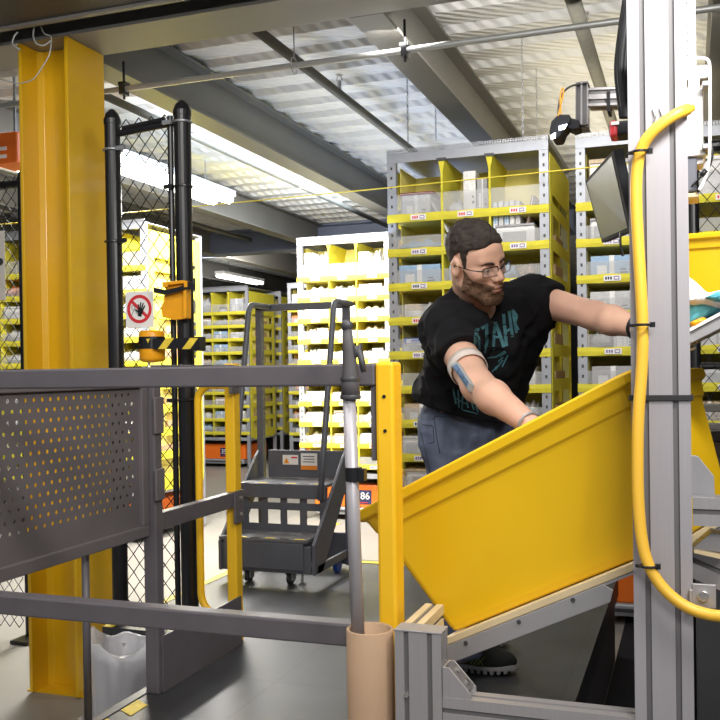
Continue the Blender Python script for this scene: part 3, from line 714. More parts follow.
c1 = PY(353.8, 474, ty)
m = MB(); m.tube([c1 + Vector((0, 0, -.0125)), c1 + Vector((0, 0, .0125))], [.0155, .0155], 20); m.box((c1.x + .012, c1.y - .012, c1.z - .011), (c1.x + .024, c1.y + .004, c1.z + .011)); m.build('hook_loop_band', 'black', pk)

# ------------------------------------------------------------------ near aluminium frame
XA = Vector((1, 0, 0)); YA = Vector((0, 1, 0)); ZA = Vector((0, 0, 1))
ax0, ax1 = PY(394.5, 640, 1.53).x, PY(441, 640, 1.53).x
zp1 = PY(418, 631, 1.53).z
fr = thing('aluminium_frame', (-.3, 1.55, 0), 'low slotted aluminium frame carrying the chute in the foreground', 'frame')
profile((( ax0 + ax1) / 2, 1.5525, 0), ((ax0 + ax1) / 2, 1.5525, zp1 - .003), XA, YA, ax1 - ax0, .045, 2, 1).build('upright', ['alu', 'groove'], fr)
MB().box((ax0 - .001, 1.529, zp1 - .003), (ax1 + .001, 1.576, zp1)).build('end_cap', 'chute', fr, bevel=.001)
profile((ax0 + .019, 1.577, zp1 - .026), (ax0 + .019, 1.73, zp1 - .026), XA, ZA, .036, .045, 1, 1).build('side_bar', ['tanlip', 'groove'], fr)
zr = PY(540, 708, 1.53).z
profile((ax1 + .001, 1.5525, zr - .0225), (-.088, 1.5525, zr - .0225), YA, ZA, .045, .045, 1, 1).build('cross_bar', ['alu', 'groove'], fr)
# gusset
g0 = PY(447, 672, 1.53)
m = MB(); gx = ax1 + .001; hz = .052
m.prism([(gx, zr), (gx + .050, zr), (gx + .050, zr + .010), (gx + .012, zr + hz), (gx, zr + hz)], 1.531, 1.5345, 'y'); m.prism([(gx, zr), (gx + .050, zr), (gx + .050, zr + .010), (gx + .012, zr + hz), (gx, zr + hz)], 1.5705, 1.574, 'y')
m.add([(gx + .046, 1.5345, zr + .014), (gx + .046, 1.5705, zr + .014), (gx + .012, 1.5705, zr + hz - .002), (gx + .012, 1.5345, zr + hz - .002)], [(0, 1, 2, 3)], 1)
m.box((gx, 1.5345, zr), (gx + .046, 1.5705, zr + .004)); m.box((gx, 1.5345, zr + .004), (gx + .004, 1.5705, zr + hz))
m.build('gusset', ['alu', 'groove'], fr, bevel=.0008)
for f_ in (.25, .78):
    p = Vector((gx + .046, 1.552, zr + .014)).lerp(Vector((gx + .012, 1.552, zr + hz - .002)), f_); nrm = Vector((.76, 0, .65))
    MB().cyl(p - nrm * .002, p + nrm * .004, .0055, 12).build('bolt', 'bolt', fr)
p = PY(406.5, 695, 1.53); MB().cyl((p.x, 1.5275, p.z), (p.x, 1.535, p.z), .0045, 12).build('bolt', 'bolt', fr)
p = PY(406.5, 700, 1.53)
# tall white-grey station post
post = thing('station_post', (-.045, 1.57, 0), 'tall slotted aluminium station post in the right foreground, brightly lit at the top', 'post')
profile((-.043, 1.5475, 0), (-.043, 1.5475, 2.6), XA, YA, .089, .045, 2, 1).build('profile_bar', ['postw', 'groove'], post)
for v, u0, u1 in ((398, 628, 690),):
    zz = PY(660, v, 1.52).z; m = MB(); th = .0045
    for bxx in (((-.0895, 1.5215, zz - th), (.0035, 1.5248, zz + th)), ((-.0895, 1.5702, zz - th), (.0035, 1.5735, zz + th)), ((-.0915, 1.5215, zz - th), (-.0883, 1.5735, zz + th)), ((.0022, 1.5215, zz - th), (.0055, 1.5735, zz + th))): m.box(*bxx)
    m.build('strap', 'rubber', post, bevel=.0008)
for u, v in ((660, 116), (653, 117)):
    p = PY(u, v, 1.524); m = MB(); m.tube([(p.x, 1.5235, p.z + .012), (p.x + .004, 1.5215, p.z), (p.x, 1.5235, p.z - .012)], .0016, 6); m.build('slot_clip', 'bolt', post)
# yellow hose
hp = [(692, 108, 1.50), (680, 112, 1.475), (664, 122, 1.47), (650, 134, 1.47), (641, 148, 1.475), (636.5, 170, 1.48), (636, 200, 1.48), (638, 240, 1.48), (641, 290, 1.478), (643, 330, 1.478), (642, 370, 1.478), (638.5, 410, 1.476), (637.5, 450, 1.476), (638, 500, 1.476), (642, 545, 1.474), (650, 570, 1.472), (664, 590, 1.47), (682, 605, 1.468), (700, 613, 1.466), (722, 617, 1.462), (760, 616, 1.46)]
def smooth_path(ps, it=2):
    for _ in range(it):
        o = [ps[0]]
        for i in range(len(ps) - 1): o += [ps[i].lerp(ps[i + 1], .25), ps[i].lerp(ps[i + 1], .75)]
        o.append(ps[-1]); ps = o
    return ps
pts = smooth_path([PY(u, v, y_ + .03) for u, v, y_ in hp])
m = MB(); m.tube(pts, [.0062 if i < 3 else .0092 for i in range(len(pts))], 14)
t = thing('air_hose', pts[-1], 'yellow hose looped down the front of the station post', 'hose')
m.build('hose', 'hose', t, smooth=True)
for u, v in ((640, 152), (642.5, 325), (648, 566)):
    p = PY(u, v, 1.50); m = MB()
    m.tube([(p.x + .0125 * math.cos(q), p.y + .0125 * math.sin(q), p.z) for q in [i * math.pi / 8 for i in range(16)]], .0022, 6, closed=True); m.box((p.x + .011, p.y - .004, p.z - .004), (p.x + .019, p.y + .004, p.z + .004)); m.box((p.x - .019, p.y - .002, p.z - .003), (p.x - .011, p.y + .002, p.z + .002))
    m.build('cable_tie', 'black', t)

# ------------------------------------------------------------------ tote frame
al, ps_ = R(26.7), R(14)
Lx = Vector((math.cos(al) * math.cos(ps_), -math.cos(al) * math.sin(ps_), math.sin(al)))
Mx = Vector((math.sin(ps_), math.cos(ps_), 0))
Nx = Lx.cross(Mx)
def frame_mtx(o, L=Lx, Mv=Mx, N=Nx):
    return Matrix(((L.x, Mv.x, N.x, o.x), (L.y, Mv.y, N.y, o.y), (L.z, Mv.z, N.z, o.z), (0, 0, 0, 1)))
T0 = P(452, 633, 1.80)
TM = frame_mtx(T0)
def tote(TM, label, Lb=.492, Wb=.40, H=.29, tp=.060, lip=.016, name='storage_tote'):
    t = thing(name, None, label, 'tote', 'yellow totes', mtx=TM)
    X = lambda p: TM @ Vector(p)
    def ring(x0, x1, y0, y1, z, r=.02, n=4):
        pts = []
        for cx, cy, a0 in ((x1 - r, y0 + r, -90), (x1 - r, y1 - r, 0), (x0 + r, y1 - r, 90), (x0 + r, y0 + r, 180)):
            for k in range(n + 1): q = R(a0 + 90 * k / n); pts.append((cx + r * math.cos(q), cy + r * math.sin(q), z))
        return pts
    def lp(f, off=0, z=None):
        return ring(-tp * f - off, Lb + tp * f + off, -tp * .8 * f - off, Wb + tp * .8 * f + off, H * f if z is None else z, .012 + .014 * f)
    rings = [lp(0, -.005, .0), lp(0, -.001, .003), lp(.05), lp(.78), lp(.80, .001), lp(.815, .0055), lp(.90, .0065), lp(.915, .008), lp(.925, lip * .85), lp(.935, lip), lp(.985, lip), lp(1, lip - .004), lp(1, .006), lp(.99, -.001), lp(.94, -.004), lp(.05, -.004), lp(.02, -.006, .006)]
    m = MB(); n = len(rings[0]); vs = [X(p) for r_ in rings for p in r_]; fs = []
    for i in range(len(rings) - 1):
        for k in range(n): fs.append((i * n + k, i * n + (k + 1) % n, (i + 1) * n + (k + 1) % n, (i + 1) * n + k))
    fs.append(tuple(range(n))[::-1]); fs.append(tuple(range((len(rings) - 1) * n, len(rings) * n)))
    m.add(vs, fs); m.build('tub', 'tote', t, bevel=.0012)
    return t
TT = tote(TM, 'large yellow tote tipped on the chute in front of the man')
# handle moulding and front wall features
m = MB()
def tote_front(x, z, off=0): # point on front outer wall
    f = z / .285; return TM @ Vector((x, -.036 * f - off, z))
# chute under the tote
ch = thing('tote_chute', None, 'sloping grey sheet-metal chute with tan liner carrying the tipped yellow tote', 'chute', mtx=TM)
XT = lambda x, y, z: TM @ Vector((x, y, z))
MB(TM).box((-.02, -.036, -.016), (.49, .43, -.002)).build('liner', 'tanlip', ch, bevel=.002)
m = MB(TM); m.prism([(-.022, -.049), (.345, -.049), (.360, -.032), (.347, -.0165), (-.022, -.0165)], -.040, -.0365, 'y'); m.build('front_flange', 'chute', ch, bevel=.001)
MB(TM).box((-.02, -.036, -.0205), (.485, .43, -.0165)).build('tray', 'chute', ch)
for u, v in ((466, 643), (519, 622), (573, 600)):
    # intersection of the view ray with the flange plane
    o_ = Vector((0, 0, CZ)); r_ = ray(u, v); pt = TM @ Vector((0, -.0402, 0)); k = (pt - o_).dot(Mx) / r_.dot(Mx); q = o_ + r_ * k
    MB().cyl(q - Mx * .0015, q + Mx * .002, .0042, 12).build('rivet', 'dkgrey', ch)

# ------------------------------------------------------------------ right side of the station
def rbox(name, label, cat, u0, v0, u1, v1, Y, th, m, bevel=.003, group=None):
    return tag(uvbox(u0, v0, u1, v1, Y, th).build(name, m, bevel=bevel), label, cat, group)
fr2 = thing('aluminium_frame', (.12, 1.55, .9), 'slotted aluminium side frame right of the station post, by the hose', 'frame')
for va, vb in ((498, 511), (514, 526)):
    a = PY(689, va, 1.53); b = PY(689, vb, 1.53)
zA_, zB_ = PY(700, 498, 1.53).z, PY(700, 526, 1.53).z
profile((.0025, 1.5525, (zA_ + zB_) / 2), (.62, 1.5525, (zA_ + zB_) / 2), YA, ZA, .045, zA_ - zB_, 1, 1).build('cross_bar', ['alu', 'groove'], fr2)
m = MB(); g_ = [PY(u, v, 1.56) for u, v in ((690, 455), (698, 456), (714, 476), (715, 497), (690, 497))]
m.prism([(p.x + .0, p.z) for p in g_][::-1], 1.558, 1.564, 'y'); m.build('gusset', 'chute', fr2, bevel=.001)
# lower slanting profile
a = PY(690, 556, 1.60); b = PY(740, 578, 1.60)
profile(a, a + (b - a) * 4, YA, (b - a).normalized().cross(YA), .045, .055, 1, 1).build('slanting_bar', ['alu', 'groove'], fr2)
m = MB(); polyY(m, [(692, 549), (711, 533), (725, 535), (725, 553)], 1.56, .05); m.build('wedge_plate', 'chute', fr2, bevel=.001)
m = MB(); polyY(m, [(694, 550), (725, 556), (725, 560), (694, 553)], 1.545, .03); m.build('liner_strip', 'tanlip', fr2)
m = MB(); uvbox(692.5, 585, 716, 607.5, 1.52, .006, m); uvbox(689.5, 590, 692.5, 607, 1.515, .05, m); m.build('bolt_plate', 'alu', fr2, bevel=.001)
p = PY(703.5, 595.5, 1.52); MB().cyl((p.x, 1.5195, p.z), (p.x, 1.512, p.z), .0085, 20).build('bolt', 'bolt', fr2, bevel=.001)
# tray with garments and bag
tp0 = PY(686, 345, 1.78)
tr = thing('sorting_tray', tp0, 'tilted grey tray edge holding a white bag at the right edge', 'tray')
m = MB(); polyY(m, [(684, 332), (690, 329), (722, 312), (760, 296), (760, 310), (722, 328), (692, 343), (684, 343)], 1.76, .30); m.build('tray_body', 'chute', tr, bevel=.002)
m = MB(); polyY(m, [(688, 329), (722, 311), (760, 293), (760, 296.5), (722, 314.5), (689, 332)], 1.752, .006); m.build('rim', 'white', tr)
def blob(uvs, Y, th, seed, amp=.006, bul=.5, n=22):
    """puffy closed sheet whose outline follows the listed points, rounded in depth"""
    pts = [PY(u, v, Y) for u, v in uvs]; c = sum(pts, Vector()) / len(pts); dense = []
    for i in range(len(pts)):
        a, b = pts[i], pts[(i + 1) % len(pts)]
        for k in range(4): dense.append(a.lerp(b, k / 4))
    rn = random.Random(seed); mb = MB(); L = len(dense); rings = []
    for s_ in range(-4, 5):
        f = math.cos(s_ / 4 * math.pi / 2 * .97); rings.append([Vector((c.x + (p.x - c.x) * max(f, .03) ** bul, Y + th * math.sin(s_ / 4 * math.pi / 2), c.z + (p.z - c.z) * max(f, .03) ** bul)) + Vector((rn.uniform(-amp, amp), rn.uniform(-amp, amp), rn.uniform(-amp, amp))) * (1 if abs(s_) < 4 else 0) for p in dense])
    vs = [p for r_ in rings for p in r_]
    mb.add(vs, [(i * L + k, i * L + (k + 1) % L, (i + 1) * L + (k + 1) % L, (i + 1) * L + k) for i in range(8) for k in range(L)] + [tuple(range(L))[::-1], tuple(range(8 * L, 9 * L))])
    return mb
def soft(o, lv=1):
    s = o.modifiers.new('sub', 'SUBSURF'); s.levels = lv; s.render_levels = lv; return o
tag(soft(blob([(684, 300), (705, 303), (722, 300), (745, 296), (745, 300), (722, 313), (690, 329), (684, 326)], 1.84, .06, 4, .004).build('garment_packet', 'teal', smooth=True)), 'teal cloth packet lying on the tilted tray at the right edge', 'packet')
tag(soft(blob([(680, 272), (688, 277), (700, 288), (709, 297), (722, 293), (745, 286), (745, 304), (722, 311), (700, 307), (688, 305), (680, 306)], 1.81, .05, 9, .003).build('plastic_bag', 'bag', smooth=True)), 'white plastic bag spilling over the tray in front of the yellow tote', 'bag')
tag(soft(blob([(704, 298), (714, 293), (724, 289), (740, 292), (740, 300), (716, 302)], 1.765, .03, 5, .003).build('garment_packet', 'teal', smooth=True)), 'small teal packet on top of the white plastic bag', 'packet')
tag(blob([(689, 323), (703, 317), (708, 320), (692, 329)], 1.77, .02, 6, .001).build('leaflet', 'amber', smooth=True), 'yellow and orange leaflet in the tray corner beside the post', 'leaflet')
q = PY(684, 238, 2.0); T2 = frame_mtx(Vector((q.x, q.y, q.z - .15)), Vector((math.cos(R(8)), -math.sin(R(8)), 0)), Vector((math.sin(R(8)), math.cos(R(8)), 0)), Vector((0, 0, 1)))
tote(T2, 'yellow tote standing upright behind the white bag at the right edge', H=.15, name='storage_tote')
tag(MB().box((q.x - .02, 1.97, q.z - .175), (.72, 2.45, q.z - .151)).build('tote_shelf', 'chute', bevel=.002), 'grey shelf plate under the upright yellow tote at the right edge', 'shelf')
m = MB(); p = PY(690, 343, 1.8); m.tube(arc((p.x, 1.80, p.z), .012, 0, 2 * math.pi * .9, 14), .0028, 8)
tag(m.build('hook_ring', 'tanlip', smooth=True), 'small tan ring hook under the tray beside the post', 'hook')
# fence on the right
RFY = 3.7; xr = PY(694, 300, RFY).x
f3 = thing('chain_link_fence', (xr + .6, RFY, 0), 'black chain-link fence right of the station post', 'fence')
m = MB(); round_post(m, xr, RFY, 0, PY(694, 150, RFY).z, .022); m.build('post', 'black', f3)
zt = PY(712, 146, RFY).z
m = MB(); m.cyl((xr, RFY, zt), (xr + 1.4, RFY, zt), .022, 12); m.build('top_rail', 'black', f3)
m = MB(); zz = PY(700, 366, RFY).z; m.cyl((xr, RFY, zz), (xr + 1.4, RFY, zz), .014, 12); m.build('middle_rail', 'black', f3)
chain_link((xr + .02, .10), (xr + 1.3, zt + .02), RFY - .02, .060).build('chain_link_mesh', 'wire', f3)
# tan beams and stacked cartons seen at right
for v0, v1, lab in ((404, 412, 'upper tan shelf beam right of the post, below the fence'), (424, 430, 'lower tan shelf beam right of the post, above the brown cartons')):
    m = uvbox(684, v0, 780, v1, 2.9, .05); tag(m.build('shelf_beam', 'beam_l', bevel=.003), lab, 'shelf beam', 'tan shelf beams')
for i, (v0, v1) in enumerate(((431, 441), (442, 455), (456, 471), (472, 488))):
    m = uvbox(695 + (i % 2), v0 + .6, 775, v1, 3.0, .30); uvbox(700, v0 + 3, 702, v1 - 2, 2.996, .004, m, 1)
    tag(m.build('flat_carton', [mat('drab_carton%d' % i, (.20 + .02 * (i % 2), .165 + .01 * (i % 2), .125), .8, noise=.1), 'dkgrey'], bevel=.003), 'drab brown carton at the right edge, %s of its stack of four' % ['topmost', 'second from top', 'third from top', 'lowest'][i], 'carton', 'stack of drab cartons')
a = PY(695, 488.5, 3.0); tag(MB().box((a.x, 3.0, .0), (a.x + .6, 3.35, a.z - .002)).build('carton_stand', 'dkgrey', bevel=.004), 'dark stand under the drab cartons, right of the post', 'stand')
# perforated strut hanging at top
m = MB(); a0 = PY(676, -30, 2.1); b1_ = PY(697, 66, 2.1); zt_ = DZ - .1; xm = PY(684, 30, 2.1).x; wS = .024
z = b1_.z
xs_ = PY(677, 40, 2.1).x; xe_ = PY(696, 40, 2.1).x
pitS = .016
zc = z; hw_ = (xe_ - xs_) / 2; xc = (xs_ + xe_) / 2
while zc < 2.75:
    sq = [(-1, -1), (1, -1), (1, 1), (-1, 1)]
    vs = [(xc + p[0] * hw_, 2.1, zc + pitS / 2 + p[1] * pitS / 2) for p in sq] + [(xc + p[0] * .0025, 2.1, zc + pitS / 2 + p[1] * .0025) for p in sq]
    m.add(vs, [(i, (i + 1) % 4, (i + 1) % 4 + 4, i + 4) for i in range(4)]); zc += pitS
m.box((xs_ - .002, 2.1, z), (xs_, 2.13, zc))
o = m.build('perforated_strut', 'galv'); s_ = o.modifiers.new('s', 'SOLIDIFY'); s_.thickness = .002
tag(o, 'perforated grey steel strut hanging at upper right behind the post', 'strut')
# white wire frame with boxes
wf = thing('wire_bracket', PY(690, 190, 1.9), 'white wire frame bracket holding white boxes right of the post top', 'bracket')
wy = 1.9
pts = smooth_path([PY(u, v, wy) for u, v in ((672, 59), (700, 58), (709, 59), (710, 70), (710, 140), (709, 165), (704, 182), (699, 190))])
MB().tube(pts, .0032, 8).build('wire', 'white', wf, smooth=True)
MB().box((-.04, 1.571, PY(690, 120, wy).z - .02), (-.0, wy + .05, PY(690, 120, wy).z + .02)).build('standoff', 'galv', wf, bevel=.002)
uvbox(670, 64, 708, 82, wy + .10, .05).build('back_plate', 'galv', wf, bevel=.002)
uvbox(680, 87, 703, 166, wy + .03, .06).build('white_box', 'white', wf, bevel=.005)
uvbox(680, 148, 706, 157, wy + .012, .08).build('ledge', 'white', wf, bevel=.003)
uvbox(689, 77, 699, 88, wy + .035, .05).build('lamp_lens', 'lamp', wf, bevel=.003)
for v in (83, 146): uvbox(702, v - 3, 709, v + 3, wy - .004, .04).build('clip', 'galv', wf, bevel=.002)
uvbox(684, 157.5, 697, 192, wy + .02, .06).build('grey_box', mat('slate_box', (.10, .105, .13), .4), wf, bevel=.003)
uvbox(682, 192.3, 699, 198, wy + .01, .08).build('amber_ledge', 'tanlip', wf, bevel=.002)
pts = smooth_path([PY(u, v, wy + .018) for u, v in ((704, 143), (712, 145), (713, 156), (710, 166), (704, 173), (698, 180), (692, 186))])
m = MB(); m.tube(pts, .0022, 8); c_ = PY(706, 170, wy - .01); d_ = PY(701, 176, wy - .01); m.cyl(c_, d_, .005, 10)
tag(m.build('black_cable', 'black', smooth=True), 'black cable with a connector hanging beside the white wire bracket', 'cable')

# ------------------------------------------------------------------ scanner arm
SYa = 1.95
ar = thing('scanner_bracket', PY(588, 100, SYa), 'slotted aluminium arm reaching left from the post top, carrying the scanner lamp', 'arm')
a = PY(589.5, 99.5, SYa + .02); b = PY(640, 97.5, SYa + .02)
profile(a, b + (b - a) * .3, YA, ZA, .04, .068 * .55, 1, 2).build('horizontal_bar', ['alu', 'groove'], ar)
a = PY(582.5, 127, SYa); b = PY(582.5, 84, SYa)
profile(a, b, XA, YA, .025, .04, 2, 1).build('vertical_bar', ['alu', 'groove'], ar)
uvbox(577.5, 82.5, 588.5, 84.3, SYa - .022, .045).build('end_cap', 'dkgrey', ar); uvbox(577.5, 126.5, 588.5, 128.3, SYa - .022, .045).build('end_cap', 'black', ar)
pz_ = PY(600, 98, SYa).z; MB().box((-.085, 1.571, pz_ - .03), (-.045, SYa + .04, pz_ + .02)).build('mounting_plate', 'chute', ar, bevel=.002)
uvbox(607, 91, 610, 111, SYa - .003, .05).build('strap', 'black', ar)
m = MB(); m.tube(smooth_path([PY(u, v, SYa - .02) for u, v in ((580, 84), (570, 86), (562, 93), (559, 103), (558, 114))]), .0022, 8)
tag(m.build('lamp_cable', 'dkgrey', smooth=True), 'dark cable arching from the arm to the scanner lamp', 'cable')
sl = thing('scanner_lamp', PY(563, 125, SYa - .02), 'dark scanner lamp with glowing white lenses hanging from the aluminium arm', 'scanner')
m = MB(); polyY(m, [(549, 132), (551, 121), (558, 114), (570, 114), (570, 122), (563, 130), (560, 138), (552, 139)], SYa - .05, .065); m.build('head', 'plastic_b', sl, bevel=.004)
m = MB(); polyY(m, [(569, 117), (579, 120), (580, 128), (573, 130), (567, 127)], SYa - .04, .05); m.build('swivel', 'plastic_b', sl, bevel=.003)
m = MB(); polyY(m, [(559, 126), (567, 124), (564.5, 128.5), (559, 130)], SYa - .0535, .003); m.build('lens', 'lampled', sl)
m = MB(); polyY(m, [(550.5, 135.5), (555.5, 132.5), (555, 138), (551, 139)], SYa - .0535, .003); m.build('lens', 'lampled', sl)
m = MB(); m.tube(smooth_path([PY(u, v, SYa - .05) for u, v in ((561, 114), (560, 100), (561, 90), (563, 87), (564, 92), (561, 104), (558, 116))]), .0016, 6); m.build('yellow_cord', 'amber', sl, smooth=True)
# dark bundle and red device beside the post top
rd = thing('red_device', PY(618, 130, 1.75), 'red and black device fixed to the post above the monitor', 'device')
uvbox(609, 119, 634, 136, 1.75, .05).build('body', 'plastic_b', rd, bevel=.004)
m = uvbox(609.5, 119.5, 617, 137.5, 1.744, .04); m.build('red_shell', 'red', rd, bevel=.005)
m = uvbox(611, 121, 619, 125, 1.741, .003); m.build('white_print', 'paper', rd)
cbm = MB()
for (u0, y_) in ((621, 1.80), (624, 1.78), (627, 1.80)):
    cbm.tube(smooth_path([PY(u, v, y_) for u, v in ((u0 + 5, 0), (u0 - 1, 40), (u0 - 4, 70), (u0 - 1, 96), (u0 + 2, 118))]), .007, 10)
tag(cbm.build('cable_bundle', 'plastic_b', smooth=True), 'bundle of black cables running down beside the post top, above the red device', 'cables')
# monitor
mo = thing('monitor', P(606, 245, 2.0), 'black-framed flat monitor tilted away beside the station post', 'monitor')
c0, c1, c2, c3 = P(585, 181, 2.42), P(613, 150, 2.06), P(631, 231, 2.00), P(602, 243, 2.36)
ex = (c1 - c0); ey = (c0 - c3); nn = ex.cross(ey).normalized()
if nn.dot(c0 - Vector((0, 0, CZ))) < 0: nn = -nn
def quad_slab(qs, t0, t1): 
    m = MB(); a = [q + nn * t0 for q in qs]; b = [q + nn * t1 for q in qs]
    m.add(a + b, [(0, 1, 2, 3), (7, 6, 5, 4), (0, 4, 5, 1), (1, 5, 6, 2), (2, 6, 7, 3), (3, 7, 4, 0)]); return m
cen = (c0 + c1 + c2 + c3) / 4
quad_slab([c0, c1, c2, c3], 0, .022).build('casing', 'bezel', mo, bevel=.002)
scr = mat('screen_glass', (.030, .033, .034), .28, noise=.4, nscale=9, spec=.22)
quad_slab([cen + (q - cen) * .89 for q in (c0, c1, c2, c3)], -.0015, -.0002).build('screen', scr, mo)
m = MB(); m.tube([cen + nn * .023, cen + nn * .12, cen + nn * .12 + Vector((.06, -.02, .0))], .018, 12); m.build('mount', 'bezel', mo)
m = MB(); m.tube(smooth_path([P(u, v, 2.05) for u, v in ((621, 232), (620, 242), (622, 250), (623, 256))]), .003, 8); m.build('cord', 'black', mo, smooth=True)

# ------------------------------------------------------------------ pods
W_, D_ = .92, .92
ROWZ = [CZ + .866 - .1965 * k for k in range(10)]
TOPZ = CZ + 1.26
def pod_proto(detail):
    root = thing('shelf_pod', (0, 0, 0), 'x', 'shelf pod', 'yellow fabric shelf pods')
    for x in (0, W_ - .05):
        for y in (0, D_ - .03):
            m = MB()
            if y == 0 and detail:      # perforated upright: plate with real holes
                pz = .055; zc = .34
                while zc < TOPZ - .02:
                    sq = [(-1, -1), (1, -1), (1, 1), (-1, 1)]
                    vs = [(x + .025 + p[0] * .025, 0, zc + pz / 2 + p[1] * pz / 2) for p in sq] + [(x + .025 + p[0] * .006, 0, zc + pz / 2 + p[1] * .009) for p in sq]
                    m.add(vs, [(i, (i + 1) % 4, (i + 1) % 4 + 4, i + 4) for i in range(4)])
                    m.add([(x + .019, .004, zc + pz / 2 - .009), (x + .031, .004, zc + pz / 2 - .009), (x + .031, .004, zc + pz / 2 + .009), (x + .019, .004, zc + pz / 2 + .009)], [(0, 1, 2, 3)], 1)
                    zc += pz
                m.box((x, .001, .02), (x + .05, .003, .34)); m.box((x, .004, .02), (x + .003, .04, TOPZ - .02)); m.box((x + .047, .004, .02), (x + .05, .04, TOPZ - .02))
            else: m.box((x, y, .02), (x + .05, y + .03, TOPZ - .02))
            m.build('upright', ['steel_w', 'dkgrey'], root)
    # top tray
    m = MB(); m.box((0, -.004, TOPZ - .075), (W_, .0, TOPZ - .022)); m.box((0, D_ - .004, TOPZ - .05), (W_, D_, TOPZ - .02)); m.box((0, 0, TOPZ - .03), (W_, D_, TOPZ - .022))
    m.build('top_frame', 'steel_w', root)
    m = MB(); pt = .0145
    if detail:
        k = 0; x = .0
        while x < W_ - .01:
            sq = [(-1, -1), (1, -1), (1, 1), (-1, 1)]; hwx = W_ / 64 / 2; cx = x + hwx
            for zi in range(2):
                zc = TOPZ - .022 + .012 * zi + .006
                vs = [(cx + p[0] * hwx, -.008, zc + p[1] * .006) for p in sq] + [(cx + p[0] * .0035, -.008, zc + p[1] * .0035) for p in sq]
                m.add(vs, [(i, (i + 1) % 4, (i + 1) % 4 + 4, i + 4) for i in range(4)])
            x += W_ / 64
        m.box((0, -.007, TOPZ - .022), (W_, -.006, TOPZ - .020)); m.box((W_ + .0, -.008, TOPZ - .022), (W_ + .002, D_, TOPZ + .002))
    else: m.box((0, -.008, TOPZ - .022), (W_, -.004, TOPZ + .002))
    m.build('perforated_edge', 'galv', root)
    # fabric
    for k, z in enumerate(ROWZ):
        m = MB(); m.box((.045, .0, z - .022), (W_ - .045, .43, z - .016), 1)
        nseg = 12; vs = []
        for i in range(nseg + 1):
            x = -.002 + (W_ + .004) * i / nseg; sg = .004 * math.sin(i * 2.1 + k * 1.7)
            for (yy, zz) in ((-.006, -.023), (-.010 + sg * .4, 0 + sg), (-.006, .023 + sg * .6), (.0, .023 + sg * .6), (.0, -.023)): vs.append((x, yy, z + zz))
        fs = []
        for i in range(nseg):
            for j in range(5): fs.append((i * 5 + j, (i + 1) * 5 + j, (i + 1) * 5 + (j + 1) % 5, i * 5 + (j + 1) % 5))
        fs += [(4, 3, 2, 1, 0), tuple(nseg * 5 + j for j in range(5))]
        m.add(vs, fs); sh = m.build('shelf', ['fabric', 'fabric_in'], root)
        m = MB(); hh = .11 if k == 0 else .07
        m.box((.05, -.002, z + .024), (W_ - .05, -.001, z + .024 + hh)); m.build('clear_front', 'film', root)
        if detail:
            for c in range(3):
                cx = .05 + .2733 * (c + .5) + .02 * (1 if c == 2 else 0); l = MB(); l.box((cx - .045, -.0135, z - .015), (cx + .045, -.012, z + .015), 0)
                colk = [1, 2, 3, 1, 2, 2, 3, 2, 1, 3][k]
                for s in range(3): l.box((cx - .037 + s * .013, -.0142, z - .008), (cx - .028 + s * .013, -.0134, z + .008), colk)
                l.box((cx + .008, -.0142, z - .010), (cx + .036, -.0134, z + .010), 2)
                l.box((cx + .012, -.0148, z - .005), (cx + .032, -.0141, z + .005), 0)
                l.build('bin_label', ['paper', 'red', 'lab_violet', 'navy'], root)
    # side walls of fabric with pockets
    for x0, x1, xi in ((-.004, .0, .02), (W_, W_ + .004, W_ - .02)):
        m = MB(); m.box((min(x0, xi), .012, .44), (max(x1, xi) , .018, TOPZ - .08)) if False else None
        m.box((x0, .035, .44), (x1, .12, TOPZ - .08)); m.box((x0, D_ - .12, .44), (x1, D_ - .035, TOPZ - .08))
        for k in range(11):
            z = (ROWZ[k] if k < 10 else .44); m.box((x0, .12, z - .02), (x1, D_ - .12, z + .05))
        s = 1 if x1 > .5 else -1
        m.box((min(x0 - s * .05, x0 - s * .045), .12, .44), (max(x0 - s * .05, x0 - s * .045), D_ - .12, TOPZ - .08), 1)
        m.box((x0, .12, TOPZ - .30), (x1, D_ - .12, TOPZ - .08))
        rn = random.Random(5 + s)
        for k in range(1, 10):
            if rn.random() < .85:
                y0 = .16 + rn.random() * .2; m.box((x0 - s * .043, y0, ROWZ[k] + .0), (x0 - s * .008, y0 + .25 + rn.random() * .18, ROWZ[k] + .08 + rn.random() * .05), 2) if s > 0 else m.box((x0 + .008, y0, ROWZ[k]), (x0 + .043, y0 + .3, ROWZ[k] + .1), 2)
        m.build('side_panel', ['fabric', 'fabric_in', 'brown'], root)
    for x in (.05 + .2733, .05 + .5467):
        m = MB(); m.box((x - .003, .0, .46), (x + .003, .43, ROWZ[0] - .02)); m.prism([(x - .020, TOPZ - .076), (x + .020, TOPZ - .076), (x + .006, TOPZ - .15), (x + .006, ROWZ[0] + .02), (x - .006, ROWZ[0] + .02), (x - .006, TOPZ - .15)][::-1], -.003, .43, 'y'); m.box((x - .006, -.0045, .5), (x + .006, 0, ROWZ[0] - .02))
        m.build('divider', 'fabric', root)
        MB().box((x - .028, -.009, TOPZ - .085), (x + .028, -.004, TOPZ - .068)).build('clip', 'dkgrey', root)
    MB().box((.04, .43, .44), (W_ - .04, .436, TOPZ - .08)).build('back_panel', 'fabric_in', root)
    m = MB(); m.box((0, -.003, .40), (W_, .03, .445)); m.box((0, D_ - .03, .40), (W_, D_, .445)); m.box((0, .03, .40), (.03, D_ - .03, .445)); m.box((W_ - .03, .03, .40), (W_, D_ - .03, .445)); m.box((.03, .03, .425), (W_ - .03, D_ - .03, .440))
    m.build('base_frame', 'steel_w', root)
    return root
M['lab_violet'] = mat('violet_print', (.22, .14, .35), .6)
PR1 = pod_proto(True); PR2 = pod_proto(False)
